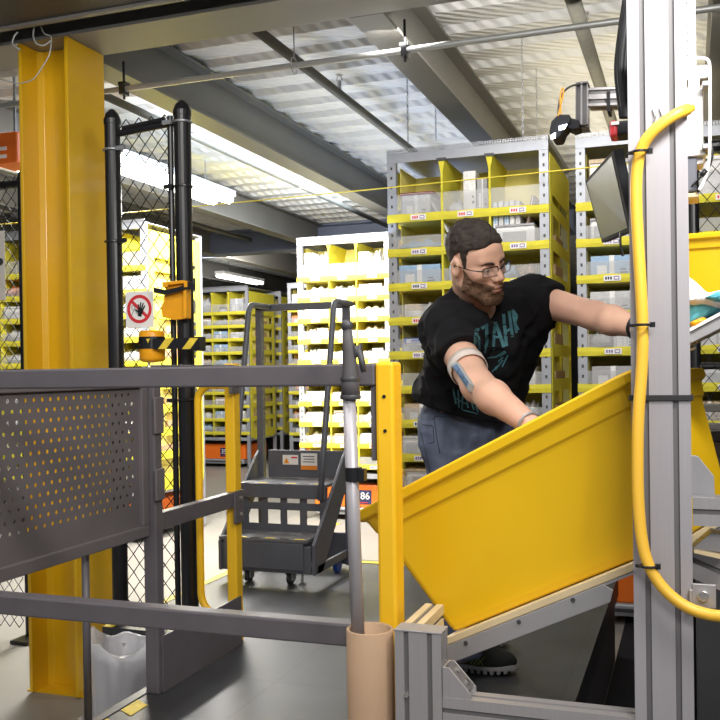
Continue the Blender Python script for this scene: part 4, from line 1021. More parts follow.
pods = [
 ('A', -1.63, 5.07, 1, 'tall yellow fabric shelf pod right behind the man'),
 ('B', -.57, 5.12, 1, 'yellow fabric shelf pod behind the monitor and station post'),
 ('C', -3.50, 8.05, 1, 'brilliantly lit shelf pod behind the rolling steps'),
 ('D', -6.97, 12.1, 2, 'distant shelf pod above the orange robot numbered 359'),
 ('D2', -6.97, 13.25, 2, 'distant shelf pod standing behind the one with robot 359'),
 ('E', -5.42, 12.1, 2, 'distant shelf pod half hidden behind the brilliantly lit pod'),
 ('F', -6.35, 15.6, 2, 'farthest shelf pod seen through the gap above the rolling steps'),
 ('G', -5.09, 6.50, 2, 'bright shelf pod behind the narrow chain-link panel'),
 ('H', -6.05, 6.60, 2, 'shelf pod behind the chain-link fence left of the yellow column')]
podpos = {}; used = set()
for nm, x, y, det, lab in pods:
    src = PR1 if det == 1 else PR2
    o = src if src.name not in used else copy_tree(src)
    used.add(src.name)
    o.matrix_basis = Matrix.Translation((x, y, 0)); o['label'] = lab; podpos[nm] = (x, y)
# drive robots
def robot(x, y, label, num=None, dark=False):
    t = thing('drive_robot', (x, y, 0), label, 'robot', 'orange drive robots')
    MB().box((x - .33, y - .38, .05), (x + .33, y + .38, .12)).build('lower_skirt', 'steel_w', t, bevel=.012)
    MB().prism([(x - .34, y - .36), (x + .34, y - .36), (x + .36, y - .30), (x + .36, y + .30), (x + .34, y + .38), (x - .34, y + .38), (x - .36, y + .30), (x - .36, y - .30)], .12, .335).build('orange_shell', 'orange', t, bevel=.01)
    MB().cyl((x, y, .335), (x, y, .395), .26, 32).build('turntable', 'dkgrey', t)
    for sx in (-.27, .27): MB().cyl((x + sx - .02, y, .06), (x + sx + .02, y, .06), .06, 20).build('wheel', 'rubber', t)
    if num:
        lb = MB().box((x + num[1] - .085, y - .364, .155), (x + num[1] + .085, y - .3605, .285)).build('number_plate', 'navy', t)
        text_mb(num[0], .095, Matrix.Translation((x + num[1], y - .3655, .228)) @ FRONT, .0008).build('number', 'paper', lb)
        MB().box((x + num[1] - .05, y - .3655, .165), (x + num[1] + .05, y - .3642, .172)).build('underline', 'red', lb)
    m = MB(); m.box((x - .30, y - .385, .075), (x + .30, y - .38, .095)); m.build('bumper', 'dkgrey', t)
for nm, num, lab in (('A', None, 'orange drive robot under the pod behind the man'), ('B', None, 'orange drive robot under the pod behind the station post'), ('C', ('386', PY(363, 505, 8.11).x - (-3.50 + .46)), 'orange drive robot numbered 386 under the brilliantly lit pod'),
                ('D', ('359', .02), 'orange drive robot numbered 359 under the distant pod at left'), ('E', None, 'orange drive robot under the half-hidden distant pod'), ('F', None, 'orange drive robot under the farthest pod'), ('G', None, 'orange drive robot seen through the narrow chain-link panel')):
    x, y = podpos[nm]; robot(x + .46, y + .42, lab, num)

# ------------------------------------------------------------------ items on the pods
COLS = {'white': (.78, .77, .75), 'grey': (.36, .36, .37), 'pale grey': (.55, .55, .56), 'brown': (.34, .22, .13), 'tan': (.55, .43, .28), 'blue': (.02, .10, .50), 'dark red': (.25, .03, .04),
        'black': (.03, .03, .035), 'light blue': (.30, .45, .62), 'orange': (.75, .22, .05), 'silver': (.5, .51, .53), 'green': (.10, .28, .10), 'clear': (.62, .63, .65)}
for k, c in COLS.items(): M['it_' + k] = mat('item_' + k.replace(' ', '_'), c, .42 if k in ('silver', 'clear') else .6, noise=.12, nscale=9)
mesh_cache = {}
def item_mesh(kind, col):
    key = (kind, col)
    if key in mesh_cache: return mesh_cache[key]
    m = MB(); mats = ['it_' + col, 'paper', 'dkgrey']
    if kind == 'carton':
        m.box((-.5, -.5, 0), (.5, .5, .985)); m.box((-.06, -.505, .05), (.06, .505, .99), 1); m.box((-.35, -.507, .25), (-.12, -.5, .62), 1); m.box((.2, -.508, .3), (.38, -.5, .36), 2); m.box((.2, -.508, .42), (.34, -.5, .47), 2)
    elif kind == 'book':
        m.box((-.5, -.5, 0), (.5, .5, .08)); m.box((-.5, -.5, .92), (.5, .5, 1)); m.box((-.48, -.46, .08), (.5, .48, .92), 1); m.box((-.5, -.5, .08), (-.46, .5, .92)); m.box((-.3, -.505, .3), (.3, -.5, .7), 0)
    elif kind in ('packet', 'polybag'):
        rn = random.Random(hash(col) % 100 if False else len(col) * 7 + (3 if kind == 'packet' else 9)); n = 14; vs = []; hgt = lambda i, j: (max(0, math.sin(math.pi * i / n)) * max(0, math.sin(math.pi * j / n))) ** .35
        top = []; 
        for s in (1, 0):
            for i in range(n + 1):
                for j in range(n + 1):
                    q = hgt(i, j); wob = .10 * math.sin(i * 1.3 + j * .7) + .07 * math.sin(j * 1.9 - i) + rn.uniform(-.05, .05)
                    z = .5 + (.42 * q + wob * q) if s else .5 - .48 * q
                    vs.append((i / n - .5 + .015 * math.sin(j * 1.7), j / n - .5 + .02 * math.sin(i * 1.4), max(0, z)))
        N_ = (n + 1) ** 2; fs = []
        for i in range(n):
            for j in range(n):
                a = i * (n + 1) + j; fs.append((a, a + n + 1, a + n + 2, a + 1)); fs.append((a + N_, a + 1 + N_, a + n + 2 + N_, a + n + 1 + N_))
        m.add(vs, fs)
    elif kind == 'canister':
        m.lathe([(.001, 0), (.45, 0), (.5, .03), (.5, .80), (.48, .82), (.48, .98), (.001, 1)], n=24); m.lathe([(.505, .2), (.505, .65)], n=24, mi=1)
    elif kind == 'roll':
        m.lathe([(.12, -.5), (.46, -.5), (.5, -.46), (.5, .46), (.46, .5), (.12, .5), (.12, -.5)], n=28, T=Matrix.Translation((0, 0, .5)) @ Matrix.Rotation(R(90), 4, 'X'))
    elif kind == 'bottle':
        m.lathe([(.001, 0), (.42, 0), (.5, .04), (.5, .55), (.42, .68), (.18, .78), (.18, .86)], n=20); m.lathe([(.22, .85), (.22, 1), (.001, 1)], n=20, mi=2); m.lathe([(.505, .15), (.505, .48)], n=20, mi=1)
    elif kind == 'folder':
        m.box((-.5, -.5, 0), (.5, .5, .4)); m.box((-.48, -.48, .4), (.49, .5, .7), 1); m.box((-.5, -.5, .7), (.5, .5, 1))
    me = bpy.data.meshes.new(kind); me.from_pydata([tuple(p) for p in m.v], [], m.f)
    for x in mats: me.materials.append(M[x])
    me.polygons.foreach_set('material_index', m.m)
    if kind in ('packet', 'polybag', 'canister', 'roll', 'bottle'): me.polygons.foreach_set('use_smooth', [True] * len(m.f))
    me.update(); mesh_cache[key] = me; return me
def item(kind, col, loc, size, label, group, rx=0, ry=0, rz=0):
    o = bpy.data.objects.new({'carton': 'carton', 'book': 'book', 'packet': 'packet', 'polybag': 'polybag', 'canister': 'canister', 'roll': 'paper_roll', 'bottle': 'bottle', 'folder': 'folder'}[kind], item_mesh(kind, col))
    COL.objects.link(o); o.location = loc; o.scale = size; o.rotation_euler = (R(rx), R(ry), R(rz))
    tag(o, label, kind if kind != 'roll' else 'paper roll', group)
    if kind in ('carton', 'book', 'folder'):
        b = o.modifiers.new('bevel', 'BEVEL'); b.width = .004; b.segments = 1; b.limit_method = 'ANGLE'
    return o
ORD = ['top', 'second', 'third', 'fourth', 'fifth', 'sixth', 'seventh', 'eighth', 'ninth', 'bottom']
CN = ['left', 'middle', 'right']
nick = {'A': 'pod behind the man', 'B': 'pod behind the monitor', 'C': 'brilliantly lit pod', 'D': 'distant pod with robot 359', 'E': 'half-hidden distant pod', 'G': 'pod behind the narrow chain-link panel', 'H': 'pod left of the yellow column', 'F': 'farthest pod'}
def fill(nm, rows, cols, seed, palette, kinds=('carton', 'packet', 'book', 'polybag', 'canister', 'folder', 'carton', 'packet'), skip=(), two=.35, ncol=3):
    rn = random.Random(seed); px, py = podpos[nm]
    for k in rows:
        for c in cols:
            if (k, c) in skip: continue
            x0 = px + .05 + .2733 * c + .012; wdt = .2733 - .024; hmax = .27 if k == 0 else .150; zf = ROWZ[k] - .016
            n = 2 if rn.random() < two else 1; used_ = []; xx = x0
            for i in range(n):
                kd = rn.choice(kinds); cl = rn.choice(palette); tries = 0
                while (kd, cl) in used_: kd = rn.choice(kinds); cl = rn.choice(palette)
                used_.append((kd, cl)); wi = wdt / n - .006
                if kd in ('canister', 'bottle', 'roll'): s = min(wi, .11); sz = (s, s, min(hmax, .12)); xc = xx + wi / 2; yc = .03 + s / 2 + .02
                else:
                    sz = (wi * rn.uniform(.8, 1), rn.uniform(.26, .36), hmax * rn.uniform(.84, 1) if kd != 'folder' else .04); xc = xx + wi / 2; yc = .006 + sz[1] / 2
                lab = '%s %s, %s row %s bin, %s' % (cl, kd, ORD[k], CN[c], nick[nm])
                if n == 2: lab = lab.replace(' bin,', [' bin left half,', ' bin right half,'][i], 1)
                item(kd, cl, (px + 0 + xc - px, py + yc, zf), sz, lab, 'goods in the ' + nick[nm]); xx += wdt / n
greyish = ['white', 'grey', 'pale grey', 'clear', 'pale grey', 'silver', 'tan', 'clear', 'brown', 'light blue']
ax_, ay_ = podpos['A']
zf = ROWZ[0] - .016
G_ = 'goods in the ' + nick['A']
item('carton', 'pale grey', (ax_ + .15, ay_ + .20, zf), (.17, .25, .16), 'pale grey carton in the top left bin of the pod behind the man', G_)
item('folder', 'dark red', (ax_ + .15, ay_ + .20, zf + .162), (.20, .26, .014), 'dark red folder lying on the pale grey carton, top left bin', G_)
item('folder', 'silver', (ax_ + .315, ay_ + .14, zf + .003), (.24, .22, .012), 'silver flat case leaning in the top left bin behind the man', G_, ry=-118)
item('carton', 'white', (ax_ + .47, ay_ + .10, zf), (.07, .09, .27), 'tall narrow white carton standing in the top middle bin behind the man', G_)
item('polybag', 'clear', (ax_ + .385, ay_ + .16, zf), (.09, .20, .12), 'clear bag beside the tall white carton, top middle bin', G_)
item('carton', 'grey', (ax_ + .545, ay_ + .14, zf), (.06, .18, .22), 'grey carton right of the tall white carton, top middle bin', G_)
for i in range(5):
    item('book', ['light blue', 'pale grey', 'light blue', 'white', 'pale grey'][i], (ax_ + .634 + i * .031, ay_ + .12, zf + .0), (.15 + .01 * (i % 2), .18, .026), ['leftmost book', 'second book from left', 'third book from left', 'fourth book from left', 'rightmost book'][i] + ' standing in the top right bin behind the man', 'books in the top right bin', ry=-90)
item('folder', 'brown', (ax_ + .808, ay_ + .18, zf + .0), (.22, .16, .02), 'brown folder leaning at the right of the top right bin behind the man', G_, ry=-78)
item('book', 'blue', (ax_ + .17, ay_ + .17, ROWZ[4] - .016), (.22, .28, .035), 'lower blue book in the left column behind the man', G_)
item('book', 'pale grey', (ax_ + .17, ay_ + .17, ROWZ[4] + .020), (.21, .27, .05), 'pale grey book between the two blue ones, left column', G_)
item('book', 'blue', (ax_ + .18, ay_ + .18, ROWZ[4] + .071), (.21, .27, .03), 'upper blue book in the left column behind the man', G_)
item('polybag', 'light blue', (ax_ + .18, ay_ + .16, ROWZ[1] - .016), (.26, .28, .10), 'light blue bag in the second row left of the pod behind the man', G_)
fill('A', range(1, 10), (0, 1, 2), 11, greyish, skip=[(1, 0), (4, 0), (9, 1), (9, 2), (8, 1), (8, 2), (7, 1), (4, 1), (5, 1), (6, 1), (9, 0), (3, 1)], two=.4)
fill('B', range(0, 8), (0,), 21, ['grey', 'pale grey', 'light blue', 'clear', 'grey', 'tan'], two=.2, kinds=('carton', 'packet', 'polybag', 'book'))
fill('B', range(0, 7), (2,), 22, ['grey', 'white', 'silver', 'tan', 'blue'], two=.2)
fill('C', range(0, 9), (0, 1, 2), 31, ['white', 'white', 'white', 'pale grey', 'white', 'tan'], skip=[(0, 1)], two=.3, kinds=('carton', 'packet', 'carton', 'book', 'polybag'))
cx_, cy_ = podpos['C']
item('roll', 'white', (cx_ + .39, cy_ + .16, ROWZ[0] - .016), (.145, .18, .145), 'left one of two round white paper rolls in the brilliantly lit pod', 'white paper rolls')
item('roll', 'white', (cx_ + .535, cy_ + .16, ROWZ[0] - .016), (.135, .18, .135), 'right one of two round white paper rolls in the brilliantly lit pod', 'white paper rolls')
fill('D', range(0, 10), (0, 1, 2), 41, ['grey', 'pale grey', 'white', 'black', 'light blue', 'tan', 'silver'], two=.0)
fill('E', range(0, 10), (0,), 51, ['grey', 'white', 'pale grey', 'black', 'orange'], two=0)
fill('F', range(0, 8), (1, 2), 61, ['grey', 'tan', 'pale grey', 'brown'], two=0)
fill('G', range(1, 9), (2,), 71, ['white', 'white', 'pale grey', 'tan'], two=0)
fill('H', range(1, 8), (1, 2), 81, ['white', 'pale grey', 'orange', 'grey'], two=0)
# ------------------------------------------------------------------ implicit-surface modelling for the man
def V3(p): return np.array([p[0], p[1], p[2]], dtype=np.float32)
def cap(p, a, b, ra, rb):
    a = V3(a); b = V3(b); ba = b - a; L = float(ba @ ba)
    t = np.clip(((p - a) @ ba) / L, 0, 1); q = p - a - t[:, None] * ba
    return np.sqrt((q * q).sum(1)) - (ra + t * (rb - ra))
def ell(p, c, r, Rm=None):
    q = p - V3(c)
    if Rm is not None: q = q @ Rm          # columns = local axes in world
    r = np.array(r, dtype=np.float32); k0 = np.sqrt(((q / r) ** 2).sum(1)); k1 = np.sqrt(((q / (r * r)) ** 2).sum(1)) + 1e-9
    return k0 * (k0 - 1) / k1
def smin(a, b, k):
    h = np.clip(.5 + .5 * (b - a) / k, 0, 1); return b * (1 - h) + a * h - k * h * (1 - h)
def smax(a, b, k): return -smin(-a, -b, k)
def hsh(i):
    i = i.astype(np.int64); n = i[:, 0] * 374761393 + i[:, 1] * 668265263 + i[:, 2] * 2147483647 % 1013904223
    n = (n ^ (n >> 13)) * 1274126177; n = n ^ (n >> 16); return (n & 0xffff).astype(np.float32) / 32768 - 1
def vnoise(p, f):
    q = p * f; i = np.floor(q); u = q - i; u = u * u * (3 - 2 * u); r = 0
    for dx in (0, 1):
        for dy in (0, 1):
            for dz in (0, 1):
                w_ = (u[:, 0] if dx else 1 - u[:, 0]) * (u[:, 1] if dy else 1 - u[:, 1]) * (u[:, 2] if dz else 1 - u[:, 2])
                r = r + w_ * hsh(i + np.array([dx, dy, dz]))
    return r
def sdf_mesh(fn, lo, hi, h, name, m, parent, B=8):
    lo = np.array(lo, dtype=np.float32); hi = np.array(hi, dtype=np.float32)
    nb = np.ceil((hi - lo) / (h * B)).astype(int); n = nb * B
    bi = np.stack(np.meshgrid(*[np.arange(k) for k in nb], indexing='ij'), -1).reshape(-1, 3)
    cen = lo + (bi * B + (B - 1) / 2) * h
    f0 = fn(cen.astype(np.float32)); near = np.abs(f0) < h * B * 1.25
    A = np.empty(tuple(n), dtype=np.float32)
    Ab = A.reshape(nb[0], B, nb[1], B, nb[2], B)
    Ab[...] = np.sign(f0).reshape(nb[0], 1, nb[1], 1, nb[2], 1)
    off = np.stack(np.meshgrid(*[np.arange(B)] * 3, indexing='ij'), -1).reshape(-1, 3)
    nbk = bi[near]
    for s in range(0, len(nbk), 600):
        blk = nbk[s:s + 600]; idx = (blk[:, None, :] * B + off[None]).reshape(-1, 3)
        A[idx[:, 0], idx[:, 1], idx[:, 2]] = fn((lo + idx * h).astype(np.float32))
    S = A < 0
    c = np.zeros(tuple(n - 1), dtype=np.int8); sl = lambda d, k: slice(d, k - 1 + d)
    for dx in (0, 1):
        for dy in (0, 1):
            for dz in (0, 1): c += S[sl(dx, n[0]), sl(dy, n[1]), sl(dz, n[2])]
    act = np.argwhere((c > 0) & (c < 8)); vid = -np.ones(tuple(n - 1), dtype=np.int32); vid[act[:, 0], act[:, 1], act[:, 2]] = np.arange(len(act))
    acc = np.zeros((len(act), 3)); cnt = np.zeros(len(act))
    cor = [(a, b, d) for a in (0, 1) for b in (0, 1) for d in (0, 1)]
    for ca in cor:
        for ax in range(3):
            if ca[ax]: continue
            cb = list(ca); cb[ax] = 1
            i0 = act + np.array(ca); i1 = act + np.array(cb)
            v0 = A[i0[:, 0], i0[:, 1], i0[:, 2]]; v1 = A[i1[:, 0], i1[:, 1], i1[:, 2]]
            x = (v0 < 0) != (v1 < 0); t = np.where(x, v0 / np.where(x, v0 - v1, 1), 0)
            pt = np.array(ca)[None] + np.zeros((len(act), 3)); pt[:, ax] += t
            acc += pt * x[:, None]; cnt += x
    verts = lo + (act + acc / cnt[:, None]) * h
    faces = []
    for ax in range(3):
        s0 = [slice(None)] * 3; s1 = [slice(None)] * 3; s0[ax] = slice(0, -1); s1[ax] = slice(1, None)
        d = S[tuple(s0)] != S[tuple(s1)]; e = np.argwhere(d)
        o1, o2 = (ax + 1) % 3, (ax + 2) % 3
        ok = (e[:, o1] > 0) & (e[:, o2] > 0) & (e[:, o1] < n[o1] - 1) & (e[:, o2] < n[o2] - 1); e = e[ok]
        u1 = np.zeros(3, int); u1[o1] = 1; u2 = np.zeros(3, int); u2[o2] = 1
        g = lambda q: vid[q[:, 0], q[:, 1], q[:, 2]]
        qd = np.stack([g(e - u1 - u2), g(e - u2), g(e), g(e - u1)], 1)
        ins = S[e[:, 0], e[:, 1], e[:, 2]]
        qd = np.where(ins[:, None], qd, qd[:, ::-1]); faces.append(qd)
    F_ = np.concatenate(faces); F_ = F_[(F_ >= 0).all(1)]
    inv = np.array((parent.matrix_basis.inverted() if parent is not None else Matrix.Identity(4)))
    vl = verts @ inv[:3, :3].T + inv[:3, 3]
    me = bpy.data.meshes.new(name); me.vertices.add(len(vl)); me.vertices.foreach_set('co', vl.astype(np.float32).ravel())
    me.loops.add(F_.size); me.loops.foreach_set('vertex_index', F_.ravel().astype(np.int32))
    me.polygons.add(len(F_)); me.polygons.foreach_set('loop_start', np.arange(0, F_.size, 4, dtype=np.int32)); me.polygons.foreach_set('loop_total', np.full(len(F_), 4, dtype=np.int32))
    me.polygons.foreach_set('use_smooth', [True] * len(F_)); me.update(calc_edges=True); me.validate()
    me.materials.append(M[m] if isinstance(m, str) else m)
    o = bpy.data.objects.new(name, me); COL.objects.link(o); o.parent = parent
    return o

# materials of the man
M['skin'] = mat('skin', (.76, .46, .34), .48, noise=.07, nscale=14, bump=.12, bscale=160, sub=.12, spec=.4)
M['hair'] = mat('short_brown_hair', (.042, .032, .027), .65, noise=.5, nscale=60, bump=1.0, bscale=260, spec=.3)
M['beard'] = mat('trimmed_beard', (.17, .098, .062), .75, noise=.45, nscale=90, bump=1.0, bscale=320, spec=.2)
M['shirt'] = mat('black_cotton', (.010, .010, .012), .85, noise=.2, nscale=20, bump=.12, bscale=500, spec=.18)
M['denim'] = mat('blue_grey_denim', (.13, .155, .225), .85, noise=.3, nscale=22, bump=.25, bscale=420, spec=.15, stretch=(1, 1, .4))
M['lip'] = mat('lips', (.50, .22, .18), .45)
M['eye'] = mat('eye_white', (.62, .60, .58), .2)
M['iris'] = mat('iris', (.05, .03, .02), .15)
M['lens'] = mat('spectacle_lens', (.9, .93, .95), .03, alpha=.10)
M['shoe'] = mat('black_shoe_mesh', (.010, .011, .010), .8, noise=.3, nscale=60)
M['sole'] = mat('grey_sole', (.30, .29, .29), .6)
M['olive'] = mat('olive_print', (.17, .20, .035), .6, noise=.3, nscale=50)

# head frame in world space
rt_ = Vector((CT, ST, 0)); tw = Vector((ST, -CT, 0)); upv = Vector((0, 0, 1))
def cam_vec(a, b, c): return (rt_ * a + upv * b + tw * c)
yw, pt_, rl = R(37), R(18), R(17)
HS = .92
Ff = cam_vec(math.sin(yw) * math.cos(pt_), -math.sin(pt_), math.cos(yw) * math.cos(pt_))
E0 = cam_vec(math.cos(yw), 0, -math.sin(yw)); U0 = E0.cross(Ff).normalized()
U0 = U0 if U0.z > 0 else -U0
Ee = (E0 * math.cos(rl) + U0 * math.sin(rl)).normalized(); Uu = (U0 * math.cos(rl) - E0 * math.sin(rl)).normalized()
Rh = np.array([[Ee[i], Ff[i], Uu[i]] for i in range(3)], dtype=np.float32)   # columns: his left, forward, up
HC = P(475.5, 262, 2.72)
HCn = V3(HC)
def hw(x, y, z): return HC + (Ee * x + Ff * y + Uu * z) * HS
NB = P(476, 309, 2.88)
RS, LS = P(447, 331, 2.73), P(533, 299, 2.97)
RE, RW = P(478, 386, 2.47), P(532, 426, 2.24)
LE, LW = P(596, 316, 2.82), P(652, 331, 2.62)
HR, HL = P(455, 434, 2.94), P(480, 430, 3.08)
KR, AR = P(458, 548, 2.95), P(461, 652, 2.99)
KL, AL = P(464, 548, 3.20), P(464, 632, 3.28)
spine = [P(489, 328, 2.93), P(476, 364, 2.95), P(462, 402, 2.98), P(462, 428, 3.02)]

def head_local(q):      # q in head coordinates (x left, y forward, z up)
    d = ell(q, (0, -.012, .040), (.074, .096, .088))
    d = smin(d, ell(q, (0, .028, -.020), (.060, .070, .088)), .03)
    d = smin(d, ell(q, (0, .052, .045), (.056, .040, .045)), .02)
    ax = np.abs(q[:, 0]); qa = np.stack([ax, q[:, 1], q[:, 2]], 1)
    d = smin(d, cap(qa, (.050, .005, -.062), (.018, .072, -.100), .018, .017), .03)
    d = smin(d, ell(q, (0, .076, -.104), (.024, .020, .018)), .02)
    d = smin(d, ell(qa, (.043, .062, -.020), (.020, .024, .018)), .02)
    d = smin(d, cap(qa, (.008, .090, .024), (.040, .078, .026), .008, .008), .014)
    d = smax(d, -ell(qa, (.031, .105, .003), (.019, .020, .013)), .014)
    d = smin(d, cap(q, (0, .092, .014), (0, .120, -.026), .0080, .0112), .012)
    d = smin(d, ell(qa, (.012, .106, -.032), (.0090, .012, .0088)), .008)
    d = smax(d, -ell(qa, (.007, .106, -.042), (.004, .006, .004)), .004)
    d = smin(d, ell(q, (0, .090, -.058), (.028, .014, .015)), .014)
    d = smin(d, ell(q, (0, .101, -.0600), (.020, .0075, .0048)), .005)
    d = smin(d, ell(q, (0, .099, -.0715), (.018, .0075, .0055)), .005)
    d = smax(d, -cap(qa, (0, .111, -.0655), (.022, .101, -.0655), .0022, .0016), .003)
    # eyelids
    d = smin(d, ell(qa, (.031, .083, .003), (.0155, .0135, .0115)), .004)
    d = smax(d, -ell(qa, (.031, .0975, .0005), (.0115, .0075, .0034)), .002)
    # ears
    e = ell(qa, (.078, -.008, -.004), (.011, .021, .033)); e = smax(e, -ell(qa, (.089, -.004, .000), (.008, .011, .018)), .006)
    d = smin(d, e, .007)
    return d
def head(p): return head_local((p - HCn) @ Rh / HS) * HS
def hand_parts(wr, el, thumb_dir, curl_dir, sgn=1):
    """palm and five separate, unequal, bent fingers"""
    d = (wr - el).normalized(); c = (curl_dir - d * curl_dir.dot(d)).normalized(); s = c.cross(d).normalized()
    if s.dot(thumb_dir) < 0: s = -s          # s points to the thumb side
    caps = []
    pc = wr + d * .045
    caps.append(('e', wr + d * .048, (.040, .050, .016), (s, d, c)))
    for k, (off, L) in enumerate(((.029, .068), (.010, .077), (-.010, .071), (-.029, .056))):
        b = wr + d * (.085 - abs(off) * .15) + s * off
        dirs = [(d + c * .25 + s * off * 3).normalized(), (d * .75 + c * .75).normalized(), (d * .35 + c * 1.0).normalized()]
        q = b; r = .0088 if k < 3 else .0075
        for j, fr_ in enumerate((.42, .32, .26)):
            q2 = q + dirs[j] * L * fr_; caps.append(('c', q, q2, r, r * .93)); q = q2; r *= .93
    b = wr + d * .022 + s * .026
    t1 = b + (d * .6 + s * .75 + c * .2).normalized() * .036; t2 = t1 + (d * .85 + s * .30 + c * .45).normalized() * .030; t3 = t2 + (d * .9 + c * .5).normalized() * .022
    caps += [('c', b, t1, .013, .0105), ('c', t1, t2, .0105, .0095), ('c', t2, t3, .0095, .0078)]
    return caps
handR = hand_parts(RW, RE, cam_vec(.3, .9, -.2), cam_vec(.1, -.8, .3))
handL = hand_parts(LW, LE, cam_vec(0, 1, .1), cam_vec(.1, -.3, .9))
def hand_sdf(p, parts):
    d = None
    for q in parts:
        if q[0] == 'e':
            Rm = np.array([[q[3][j][i] for j in range(3)] for i in range(3)], dtype=np.float32); v = ell(p, q[1], q[2], Rm)
        else: v = cap(p, *q[1:])
        d = v if d is None else smin(d, v, .006)
    return d
def torso(p, o=0.0):
    d = cap(p, RS.lerp(spine[0], .25) + Vector((0, 0, -.03)), HR.lerp(spine[2], .35), .088 + o, .115 + o)
    d = smin(d, cap(p, LS.lerp(spine[0], .30) + Vector((0, 0, -.03)), HL.lerp(spine[2], .35), .088 + o, .112 + o), .08)
    d = smin(d, cap(p, spine[0], spine[2], .115 + o, .115 + o), .06)
    d = smin(d, cap(p, RS, LS.lerp(RS, .5) + cam_vec(0, -.03, -.05), .056 + o, .058 + o), .05); d = smin(d, cap(p, LS, LS.lerp(RS, .5) + cam_vec(0, -.03, -.05), .056 + o, .058 + o), .05)
    d = smin(d, cap(p, NB, spine[0], .058 + o, .09 + o), .05)
    return d
def arms(p, o=0.0, o2=None):
    o2 = o if o2 is None else o2
    d = cap(p, RS, RE, .056 + o, .043 + o2)
    d = np.minimum(d, cap(p, LS, LE, .054 + o, .042 + o2))
    return d
def fore(p):
    d = None
    for el, wr in ((RE, RW), (LE, LW)):
        m_ = el.lerp(wr, .30)
        v = smin(cap(p, el, m_, .042, .043), cap(p, m_, wr, .043, .026), .02)
        d = v if d is None else np.minimum(d, v)
    return d
def hips(p, o=0.0):
    d = cap(p, HR, HL, .100 + o, .104 + o)
    d = smin(d, cap(p, spine[2], spine[3], .12 + o, .115 + o), .06)
    return d
def legs(p, o=0.0, o2=0.0):
    d = None
    for a, k, b in ((HR, KR, AR), (HL, KL, AL)):
        v = smin(cap(p, a, k, .095 + o, .058 + o), smin(cap(p, k, k.lerp(b, .35), .058 + o, .060 + o), cap(p, k.lerp(b, .35), b, .060 + o, .038 + o2), .03), .03)
        d = v if d is None else np.minimum(d, v)
    return d
def body(p):
    d = head(p)
    d = smin(d, cap(p, hw(0, -.030, -.045), NB + Vector((0, 0, -.01)), .056, .062), .025)
    t = smin(torso(p, -.024), arms(p), .035)
    t = smin(t, fore(p), .022)
    d = smin(d, t, .03)
    d = smin(d, hand_sdf(p, handR), .012); d = smin(d, hand_sdf(p, handL), .012)
    d = smin(d, hips(p, -.026), .05); d = smin(d, legs(p, -.012, -.004), .04)
    return d
man = thing('person', (spine[3].x, spine[3].y, PZF), 'bearded person in glasses, black T-shirt and jeans, leaning over and reaching into the tote', 'person')
allp = [hw(0, 0, .16), hw(0, .15, 0), RS, LS, RE, RW, LE, LW + (LW - LE).normalized() * .2, HR, HL, KR, AR, KL, AL, RW + (RW - RE).normalized() * .2]
lo = [min(q[i] for q in allp) - .17 for i in range(3)]; hi = [max(q[i] for q in allp) + .17 for i in range(3)]
lo[2] = PZF + .02
sdf_mesh(body, lo, hi, .0034, 'body', 'skin', man)

# shirt: follows torso and sleeves, cut at collar, sleeve hems and waist
def plane(p, c, n): return (p - V3(c)) @ V3(n)
def folds(p, seeds, f=9): return vnoise(p + seeds, f) * .005 + (1 - np.abs(vnoise(p * np.array([1, 1, 2.0], dtype=np.float32) + seeds, f * 1.8))) ** 3 * -.006
dR = (RE - RS).normalized(); dL = (LE - LS).normalized()
hemR = RS + dR * .165; hemL = LS + dL * .085
cuffR = P(460, 353, 2.6); cuffL = P(553, 302, 2.92)
def wrinkle(p, a, d, r, n, amp):
    """soft ring wrinkles around a limb"""
    t = (p - V3(a)) @ V3(d); q = vnoise(p, 11) * 1.6
    return amp * np.sin(t * n + q * 2)
waist_n = cam_vec(.24, 1, .12).normalized()
waist_c = P(457, 410, 2.92)
def shirt(p):
    sl = cap(p, RS, RE, .074, .066); sl = smax(sl, plane(p, cuffR, dR * .92 + upv * -.12), .004)
    sl2 = cap(p, LS, LE, .070, .062); sl2 = smax(sl2, plane(p, cuffL, dL), .004)
    t = torso(p, .012)
    # loose cloth hanging from the chest
    t = smin(t, cap(p, P(503, 348, 2.82), P(492, 402, 2.90), .055, .050), .06)
    t = smin(t, cap(p, P(440, 395, 2.94), P(480, 405, 2.88), .080, .078), .05)
    t = smin(t, cap(p, P(466, 299, 2.86), P(452, 314, 2.80), .048, .058), .04)
    d = smin(smin(t, sl, .035), sl2, .035)
    d = d + folds(p, 3.0) + wrinkle(p, RS, (dR * .6 + upv * .5).normalized(), 0, 110, .0030)
    d = smax(d, -plane(p, waist_c, waist_n), .003)
    nk = cap(p, hw(0, -.005, -.045), P(481, 302, 2.80), .060, .062)
    d = smax(d, -nk, .005)
    return d
slo = [min(q[i] for q in (RS, LS, spine[2], RE, LE, hw(0, 0, 0))) - .2 for i in range(3)]; shi = [max(q[i] for q in (RS, LS, spine[2], RE, LE, hw(0, 0, 0))) + .16 for i in range(3)]
sh = sdf_mesh(shirt, slo, shi, .0055, 'tshirt', 'shirt', man)
def jeans(p):
    d = smin(hips(p, .004), legs(p, .010, .030), .05)
    d = d + folds(p, 9.0, 10) + vnoise(p * np.array([1, 1, 3.0], dtype=np.float32), 8) * .003
    d = smax(d, plane(p, waist_c + Vector((0, 0, .045)), waist_n), .006)
    for a in (AR, AL): pass
    d = smax(d, -(p[:, 2] - (PZF + .075)), .004)
    return d
jlo = [min(q[i] for q in (HR, HL, AR, AL, KR, KL)) - .2 for i in range(3)]; jhi = [max(q[i] for q in (HR, HL, AR, AL)) + .2 for i in range(3)]; jlo[2] = PZF + .04
